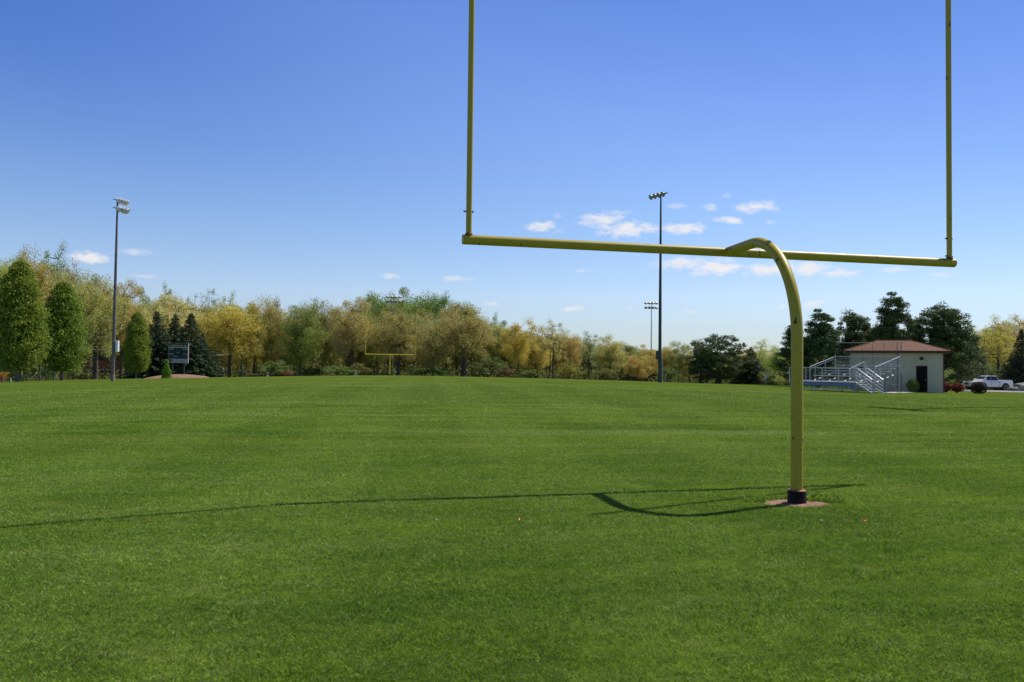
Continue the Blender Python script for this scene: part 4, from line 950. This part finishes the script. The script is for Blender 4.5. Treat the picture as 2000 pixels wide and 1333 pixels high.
def bleachers():
    u = Vector((-.5, .866, 0)); b = Vector((.866, .5, 0)); y = 60.; x = at(1672, 735, y).x; g = gh(x, y) - .02
    o = empty('bleachers', (x, y, g), 0, 'aluminium bleachers with raised walkway, stair and handrails in front of the field house', 'bleachers')
    def P(s, t, z): return u * s + b * t + Vector((0, 0, z))
    Mx = Matrix(((u.x, b.x, 0, 0), (u.y, b.y, 0, 0), (0, 0, 1, 0), (0, 0, 0, 1)))
    def bx(name, s0, s1, t0, t1, z0, z1, m, par=None, bev=.006):
        q = MB().box(s0, s1, t0, t1, z0, z1, Mx, bev); q.f = [tuple(reversed(f)) for f in q.f]; return q.build(name, m, par or o)
    DK = .78; N = 5; T0 = 1.25; dt = .60; rise = .19; S0, S1 = -.6, 5.1
    # walkway
    wk = bx('walkway', 0, 6.1, 0, T0 - .03, DK - .05, DK, M_alu); bx('fascia_panel', 0.02, 6.0, -.03, -.006, DK - .34, DK - .02, M_blue)
    bx('lower_rail', 0.1, 6.0, -.10, -.04, .16, .22, M_alu)
    for s in np.linspace(.05, 6.0, 6):
        f = MB(); f.tube([P(s, .05, -.1), P(s, .05, DK - .05)], .028, 6); f.tube([P(s, T0 - .1, -.1), P(s, T0 - .1, DK - .05)], .028, 6); f.tube([P(s, .05, .08), P(s, T0 - .1, DK - .1)], .02, 6); f.build('support_frame', M_galv, o)
    # front guard fence
    rl = MB(); rl.tube([P(0, 0, DK + 1.02), P(6.1, 0, DK + 1.02)], .026, 8); rl.tube([P(0, 0, DK + .06), P(6.1, 0, DK + .06)], .02, 8); gf = rl.build('guard_fence', M_alu, o, True)
    for s in (0, 1.5, 3.0, 4.5, 6.1): MB().tube([P(s, 0, DK - .3), P(s, 0, DK + 1.02)], .026, 8).build('fence_post', M_alu, gf, True)
    MB().add([P(0, .004, DK + .06), P(6.1, .004, DK + .06), P(6.1, .004, DK + 1.02), P(0, .004, DK + 1.02)], [(0, 1, 2, 3)]).build('chain_link_mesh', M_chain, gf)
    # rows
    for k in range(N):
        t = T0 + k * dt; z = DK + k * rise
        bx('footboard', S0, S1, t, t + .22, z - .03, z + .01, M_alud); bx('seat_plank', S0 - .04, S1 + .04, t + .30, t + .55, z + .40, z + .445, M_alu)
    zb = DK + (N - 1) * rise; Te = T0 + N * dt
    for s in np.linspace(S0 + .05, S1 - .05, 5):
        f = MB(); f.tube([P(s, T0, -.1), P(s, T0, DK)], .03, 6); f.tube([P(s, Te - .1, -.1), P(s, Te - .1, zb + .4)], .03, 6); f.tube([P(s, T0, .1), P(s, Te - .1, zb)], .025, 6); f.tube([P(s, T0, DK - .05), P(s, Te - .1, zb - .05)], .03, 6)
        f.tube([P(s, T0 + 1.4, -.1), P(s, T0 + 1.4, DK + .3)], .03, 6); f.tube([P(s, T0 + 1.4, .6), P(s, Te - .1, .6)], .02, 6); f.tube([P(s, Te - .1, .05), P(s, T0 + 1.4, .95)], .02, 6); f.build('support_frame', M_galv, o)
    # end guard rails, back rail, aisle rail
    for s in (S0 - .06, S1 + .06):
        r = MB(); r.tube([P(s, T0, DK + 1.10), P(s, Te - .05, zb + 1.18)], .03, 8); r.tube([P(s, T0, DK + .94), P(s, Te - .05, zb + 1.02)], .03, 8)
        q = r.build('end_handrail', M_alu, o, True)
        for k in (0, 1, 3, N): MB().tube([P(s, T0 + k * dt * .985, DK + min(k, N - 1) * rise - .1), P(s, T0 + k * dt * .985, DK + 1.02 + k * .224)], .022, 8).build('rail_post', M_alu, q, True)
    r = MB(); r.tube([P(S0, Te - .05, zb + 1.18), P(S1, Te - .05, zb + 1.18)], .026, 8); r.tube([P(S0, Te - .05, zb + .55), P(S1, Te - .05, zb + .55)], .02, 8); br = r.build('back_rail', M_galv, o, True)
    MB().add([P(S0, Te - .045, zb), P(S1, Te - .045, zb), P(S1, Te - .045, zb + 1.17), P(S0, Te - .045, zb + 1.17)], [(0, 1, 2, 3)]).build('chain_link_mesh', M_chain, br)
    s = 1.5; pts = [P(s, T0 - .05, DK), P(s, T0 - .05, DK + .92), P(s, T0 + .1, DK + 1.0), P(s, T0 + 1.6, DK + 1.5), P(s, T0 + 1.75, DK + 1.46), P(s, T0 + 1.8, DK + .6)]
    a = MB(); a.tube(pts, .028, 8); a.tube([P(s, T0 - .05, DK + .55), P(s, T0 + 1.78, DK + 1.1)], .024, 8); a.build('aisle_handrail', M_alu, o, True)
    # stair, descending toward the camera from the near end of the walkway
    n = 5; run = .26; hh_ = DK / (n)
    for k in range(n): bx('stair_tread', -.05 - (k + 1) * run, -.05 - k * run + .02, .0, T0 - .12, DK - (k + 1) * hh_ - .035 + hh_ * .0, DK - (k + 1) * hh_, M_alu)
    Ls = -.05 - n * run
    for t in (-.03, T0 - .08):
        st = MB(); st.tube([P(0, t, DK - .06), P(Ls, t, .02)], .045, 6)
        st.build('stair_stringer', M_alu, o)
        r = MB(); r.tube([P(0.05, t, DK + 1.02), P(-.1, t, DK + 1.0), P(Ls, t, .98)], .032, 8); r.tube([P(0, t, DK + .78), P(Ls, t, .74)], .022, 8); r.tube([P(0, t, DK + .54), P(Ls, t, .50)], .022, 8); r.tube([P(0, t, DK + .30), P(Ls, t, .26)], .022, 8)
        q = r.build('stair_handrail', M_alu, o, True)
        for s_ in (0, Ls * .5, Ls): MB().tube([P(s_, t, (DK - .02) * (1 - s_ / Ls) - .02), P(s_, t, (DK + 1.0) * (1 - s_ / Ls) + .98 * s_ / Ls)], .024, 8).build('rail_post', M_alu, q, True)
bleachers()
M_fencep = mat('dull_fence_post', (.07, .075, .08), .6)
def backstop():
    y = 64.5; A_ = at(1640, 700, 66.5); B_ = at(1760, 700, 63.5); g = gh(B_.x, B_.y); zt = at(1760, 669, 63.5).z - g
    o = empty('backstop_fence', (A_.x, A_.y, g), 0, 'tall thin chain link fence between the bleachers and the field house', 'fence')
    d = Vector((B_.x - A_.x, B_.y - A_.y, 0))
    for t in (0, .2, .38, .55, .73, .94, 1.0): MB().tube([d * t + Vector((0, 0, -.2)), d * t + Vector((0, 0, zt))], (.028 if t > .9 else .015), 8).build('fence_post', M_fencep, o, True)
    r = MB(); r.tube([Vector((0, 0, zt)), d + Vector((0, 0, zt))], .018, 6); r.tube([Vector((0, 0, zt * .6)), d + Vector((0, 0, zt * .6))], .014, 6); r.build('top_rail', M_galv, o, True)
    MB().add([(0, 0, .1), (d.x, d.y, .1), (d.x, d.y, zt), (0, 0, zt)], [(0, 1, 2, 3)]).build('chain_link_mesh', M_chain2, o)
M_chain2 = mat('dark_chain_link', rough=.6, build=chainlink); M_chain2.node_tree.nodes['Principled BSDF'].inputs['Base Color'].default_value = (.06, .06, .06, 1)
for n_ in M_chain2.node_tree.nodes:
    if n_.type == 'MATH' and n_.operation == 'LESS_THAN': n_.inputs[1].default_value = .03
backstop()

# ------------------------------------------------------------------ white pickup
M_car = mat('white_car_paint', (.80, .80, .82), .22, 0, .6); M_tyre = mat('tyre_rubber', (.015, .015, .016), .85); M_rim = mat('rim_alloy', (.5, .52, .54), .3, .8); M_chrome = mat('chrome', (.7, .7, .7), .15, .95); M_tint = mat('tinted_glass', (.008, .008, .012), .06, 0, .8); M_red = mat('tail_lamp_red', (.3, .01, .01), .2)
M_head = mat('headlight_glass', (.35, .38, .4), .1, .2)
def smooth_loft(name, secs, m, parent):     # secs: list of closed rings with equal counts
    n = len(secs[0]); b = MB(); vs = [p for s in secs for p in s]
    fs = [(i * n + k, i * n + (k + 1) % n, (i + 1) * n + (k + 1) % n, (i + 1) * n + k) for i in range(len(secs) - 1) for k in range(n)] + [tuple(range(n - 1, -1, -1)), tuple(range((len(secs) - 1) * n, len(secs) * n))]
    return b.add(vs, fs).build(name, m, parent, True)
def pickup():
    y = 108; x = xa(1928, y); g = gh(x, y) + .03; o = empty('pickup_truck', (x, y, g), R(180 + 7), 'white pickup truck parked on the road at the right edge, facing left', 'pickup truck')
    o.scale = (1.02, 1.0, 1.0)   # local +x is forward
    hw = .98
    def ring(x, zb, zt, w, tum=.03, r=.10):    # body cross-section in yz
        return [(x, -w + r, zb), (x, w - r, zb), (x, w, zb + r), (x, w + .01, (zb + zt) * .52), (x, w - tum, zt - r), (x, w - tum - r, zt), (x, -w + tum + r, zt), (x, -w + tum, zt - r), (x, -w - .01, (zb + zt) * .52), (x, -w, zb + r)]
    body = smooth_loft('body', [ring(-2.86, .62, 1.20, .93), ring(-2.80, .48, 1.25, .97), ring(-1.0, .42, 1.27, hw), ring(-.55, .42, 1.28, hw), ring(.95, .42, 1.26, hw), ring(1.35, .42, 1.22, hw), ring(2.35, .44, 1.16, .97), ring(2.72, .50, 1.10, .94), ring(2.86, .56, .98, .86)], M_car, o)
    def cab(x, z, w): return [(x, -w, z), (x, w, z)]
    # greenhouse
    zb, zt = 1.262, 1.86
    V = [(1.30, -.86, zb), (1.30, .86, zb), (-1.02, .90, zb), (-1.02, -.90, zb), (.48, -.70, zt - .03), (.48, .70, zt - .03), (-.80, .72, zt - .02), (-.80, -.72, zt - .02), (.20, -.68, zt + .02), (.20, .68, zt + .02), (-.6, .68, zt + .02), (-.6, -.68, zt + .02)]
    F = [(0, 1, 5, 4), (1, 2, 6, 5), (2, 3, 7, 6), (3, 0, 4, 7), (4, 5, 9, 8), (5, 6, 10, 9), (6, 7, 11, 10), (7, 4, 8, 11), (8, 9, 10, 11)]
    MB().add(V, F).build('cab', M_car, o)
    def panel(name, pts, n, m, off=.006): nn = Vector(n).normalized() * off; return MB().add([Vector(p) + nn for p in pts] + [Vector(p) + nn * .2 for p in pts], [tuple(range(len(pts))), *[(i, i + len(pts), (i + 1) % len(pts) + len(pts), (i + 1) % len(pts)) for i in range(len(pts))]]).build(name, m, o)
    panel('windscreen', [(1.18, -.76, 1.33), (1.18, .76, 1.33), (.56, .64, 1.80), (.56, -.64, 1.80)], (.6, 0, .8), M_tint)
    for s in (-1, 1):
        yb, yt = s * .885, s * .725
        panel('side_window', [(1.02, s * .875, 1.33), (.14, s * .885, 1.33), (.14, s * .735, 1.80), (.48, s * .73, 1.80)], (0, s, .3), M_tint, .02)
        panel('side_window', [(.06, s * .885, 1.33), (-.86, s * .89, 1.33), (-.74, s * .75, 1.78), (.06, s * .735, 1.80)], (0, s, .3), M_tint, .02)
    panel('rear_window', [(-.985, .6, 1.34), (-.985, -.6, 1.34), (-.83, -.55, 1.76), (-.83, .55, 1.76)], (-1, 0, .3), M_tint)
    # bed opening and tailgate
    MB().box(-2.70, -1.12, -.78, .78, 1.245, 1.262).build('bed_floor', M_dark, o)
    for s in (-1, 1): MB().box(-2.80, -1.06, s * .86 - .07, s * .86 + .07, 1.255, 1.33, bev=.02).build('bed_rail', M_car, o)
    MB().box(-2.86, -2.78, -.80, .80, 1.20, 1.33, bev=.02).build('tailgate_top', M_car, o)
    # wheels with dark arches
    for wx in (1.82, -1.82):
        for s in (-1, 1):
            M = Matrix.Translation((wx, s * .86, .40)) @ Matrix.Rotation(R(90) * -s, 4, 'X')
            MB().lathe([(.0, .135), (.50, .135), (.50, .10), (.0, .10)], 24, Matrix.Translation((wx, s * .86, .47)) @ Matrix.Rotation(R(90) * -s, 4, 'X')).build('wheel_arch', M_dark, o, True)
            w = MB().lathe([(.25, -.10), (.38, -.12), (.405, -.06), (.405, .13), (.385, .17), (.27, .165), (.25, .13)], 28, M).build('tyre', M_tyre, o, True)
            rim = MB().lathe([(0, .12), (.07, .13), (.09, .10), (.19, .10), (.235, .16), (.262, .165), (.262, .08), (.0, .06)], 28, M)
            for k in range(5):
                a = k * 2 * math.pi / 5; rim.add([M @ Vector((math.cos(a + q) * r_, math.sin(a + q) * r_, .118)) for r_, q in ((.06, -.5), (.06, .5), (.24, .12), (.24, -.12))], [(0, 1, 2, 3)])
            rim.build('rim', M_rim, w, True)
    MB().box(2.78, 2.93, -.92, .92, .44, .68, bev=.05).build('front_bumper', M_chrome, o); MB().box(-2.98, -2.80, -.90, .90, .46, .64, bev=.05).build('rear_bumper', M_chrome, o)
    gr = MB().box(2.80, 2.885, -.46, .46, .72, 1.03, bev=.02).build('grille', M_dark, o); MB().box(2.886, 2.90, -.44, .44, .86, .90).build('grille_bar', M_chrome, gr); MB().box(2.886, 2.90, -.03, .03, .74, 1.01).build('grille_bar', M_chrome, gr)
    for s in (-1, 1):
        MB().box(2.70, 2.86, s * .72 - .16, s * .72 + .16, .80, 1.02, bev=.04).build('headlight', M_head, o); MB().box(-2.90, -2.84, s * .86 - .06, s * .86 + .06, .82, 1.14, bev=.01).build('tail_light', M_red, o)
        MB().box(.92, 1.10, s * 1.06 - .11, s * 1.06 + .11, 1.30, 1.50, bev=.04).build('mirror', M_car, o)
        for dx in (.98, .10, -.92): MB().box(dx - .006, dx + .006, s * .986 - .003, s * .986 + .003, .55, 1.20).build('door_seam', M_dark, o)
        MB().box(-1.03, -1.00, s * .99 - .003, s * .99 + .003, .48, 1.24).build('bed_seam', M_dark, o)
        for dx in (.22, -.80): MB().box(dx - .09, dx + .09, s * .995 - .015, s * .995 + .015, 1.06, 1.10, bev=.01).build('door_handle', M_chrome, o)
    MB().box(-2.3, 2.3, -.7, .7, .26, .44).build('chassis', M_dark, o)
pickup()
def boulder():
    rs = np.random.default_rng(12); y = 104; x = xa(1997, y); g = gh(x, y); import bmesh
    bm = bmesh.new(); bmesh.ops.create_icosphere(bm, subdivisions=4, radius=1)
    for v in bm.verts:
        c = v.co.copy(); k = 1 + .22 * math.sin(3.1 * c.x + 1) * math.cos(2.7 * c.y) + .10 * math.sin(7 * c.x + 5 * c.z) + rs.normal(0, .008)
        v.co = Vector((c.x * 1.75 * k, c.y * 1.0 * k, max(c.z, -.3) * .85 * k + .15))
    me = bpy.data.meshes.new('boulder'); bm.to_mesh(me); bm.free(); o = link('boulder', me, mat('grey_rock', rough=.95, build=noise_tint(2.5, (.15, .14, .12), (.38, .36, .32), 9, .7)), None, True); o.location = (x, y, g); tag(o, 'low grey boulder behind the pickup at the right edge', 'boulder')
boulder()

# ------------------------------------------------------------------ distant person by the woods
def person():
    y = 125; b = at(435.6, 735, y); g = gh(b.x, y) - .02
    o = empty('person', (b.x, y, g), R(10), 'tiny person in red and white top and grey trousers standing by the woods edge', 'person')
    def skin(name, verts, edges, rad, m, par, sub=2):
        me = bpy.data.meshes.new(name); me.from_pydata(verts, edges, []); ob = link(name, me, m, par); md = ob.modifiers.new('skin', 'SKIN'); md.use_smooth_shade = True
        for i, r in enumerate(rad): me.skin_vertices[0].data[i].radius = (r, r * .85) if not isinstance(r, tuple) else r
        me.skin_vertices[0].data[0].use_root = True; s_ = ob.modifiers.new('sub', 'SUBSURF'); s_.levels = s_.render_levels = sub; return ob
    Msk = mat('skin_tone', (.45, .26, .18), .55)
    V = [(0, 0, .93), (0, 0, 1.15), (0, 0, 1.38), (0, 0, 1.47), (0, -.02, 1.56), (0, -.015, 1.66),
         (.17, 0, 1.38), (.23, .02, 1.12), (.25, -.06, .90), (.25, -.09, .80), (-.17, 0, 1.38), (-.23, .03, 1.12), (-.24, -.04, .90), (-.24, -.07, .80),
         (.09, 0, .86), (.10, -.02, .48), (.11, .02, .09), (.12, -.13, .04), (-.09, 0, .86), (-.10, .01, .48), (-.11, .03, .09), (-.12, -.11, .04)]
    E = [(0, 1), (1, 2), (2, 3), (3, 4), (4, 5), (2, 6), (6, 7), (7, 8), (8, 9), (2, 10), (10, 11), (11, 12), (12, 13), (0, 14), (14, 15), (15, 16), (16, 17), (0, 18), (18, 19), (19, 20), (20, 21)]
    skin('body', V, E, [.12, .11, .12, .05, .085, .08, .05, .042, .034, .03, .05, .042, .034, .03, .08, .055, .042, .04, .08, .055, .042, .04], Msk, o)
    Mred = mat('red_jacket', (.42, .03, .04), .8); Mwh = mat('white_shirt', (.7, .62, .62), .8); Mgr = mat('grey_trousers', (.16, .16, .2), .85); Mh = mat('dark_hair', (.02, .014, .01), .7)
    skin('jacket', [V[0], V[1], V[2], V[6], V[7], V[8], V[10], V[11], V[12]], [(0, 1), (1, 2), (2, 3), (3, 4), (4, 5), (2, 6), (6, 7), (7, 8)], [(.165, .12), .145, .15, .075, .062, .05, .075, .062, .05], Mred, o)
    q = MB().lathe([(0, -.27), (.07, -.22), (.085, 0), (.075, .2), (0, .24)], 14, Matrix.Translation((0, -.10, 1.2)) @ Matrix.Diagonal((1.1, .5, 1, 1))); q.build('shirt_front', Mwh, o, True)
    skin('trousers', [V[0], V[14], V[15], V[16], V[18], V[19], V[20]], [(0, 1), (1, 2), (2, 3), (0, 4), (4, 5), (5, 6)], [(.15, .115), .10, .078, .065, .10, .078, .065], Mgr, o)
    MB().lathe([(0, .12), (.07, .10), (.098, .03), (.098, -.03), (.08, -.06)], 14, Matrix.Translation((0, .005, 1.665))).build('hair', Mh, o, True)
person()

# ------------------------------------------------------------------ fallen leaves on the grass
M_fl = mat('fallen_leaf_orange', (.62, .26, .04), .6, build=noise_tint(60, (.5, .17, .02), (.8, .42, .08))); M_fp = mat('fallen_leaf_pale', (.55, .45, .33), .7)
for (px, py, s, m, lab) in [(1016, 1111, .030, M_fl, 'single bright orange leaf on the grass below the crossbar, near the middle'), (1690, 1131, .034, M_fl, 'orange leaf on the grass to the lower right of the post foot'),
                            (290, 1051, .026, M_fl, 'small orange leaf on the grass at lower left'), (853, 1108, .018, M_fp, 'tiny pale leaf left of the bright orange leaf'), (1938, 1127, .022, M_fl, 'small orange leaf near the right edge of the lawn'),
                            (798, 1272, .030, M_fp, 'curled pale tan leaf at the bottom of the photo, left of centre'), (1604, 1090, .020, M_fp, 'tiny pale curled leaf on the lawn below the post foot')]:
    x, y = gpt(px, py); V = []; F = []; n = 9
    for i in range(n):
        for j in range(5):
            u = i / (n - 1) * 2 - 1; v = j / 4 * 2 - 1; w = (1 - u * u) ** .6 * (.55 + .14 * math.sin(7 * u)); V.append((u * s, v * w * s, .3 * s * (v * v + .5 * u * u) + .06 * s * math.sin(5 * u + 3 * v)))
    for i in range(n - 1):
        for j in range(4): F.append((i * 5 + j, (i + 1) * 5 + j, (i + 1) * 5 + j + 1, i * 5 + j + 1))
    me = bpy.data.meshes.new('fallen_leaf'); me.from_pydata(V, [], F); me.update(); o = link('fallen_leaf', me, m, None, True); o.location = (x, y, gh(x, y) + .028); o.rotation_euler = (.35, .2, rv.uniform(0, 6)); tag(o, lab, 'leaf', 'fallen leaves on the lawn')
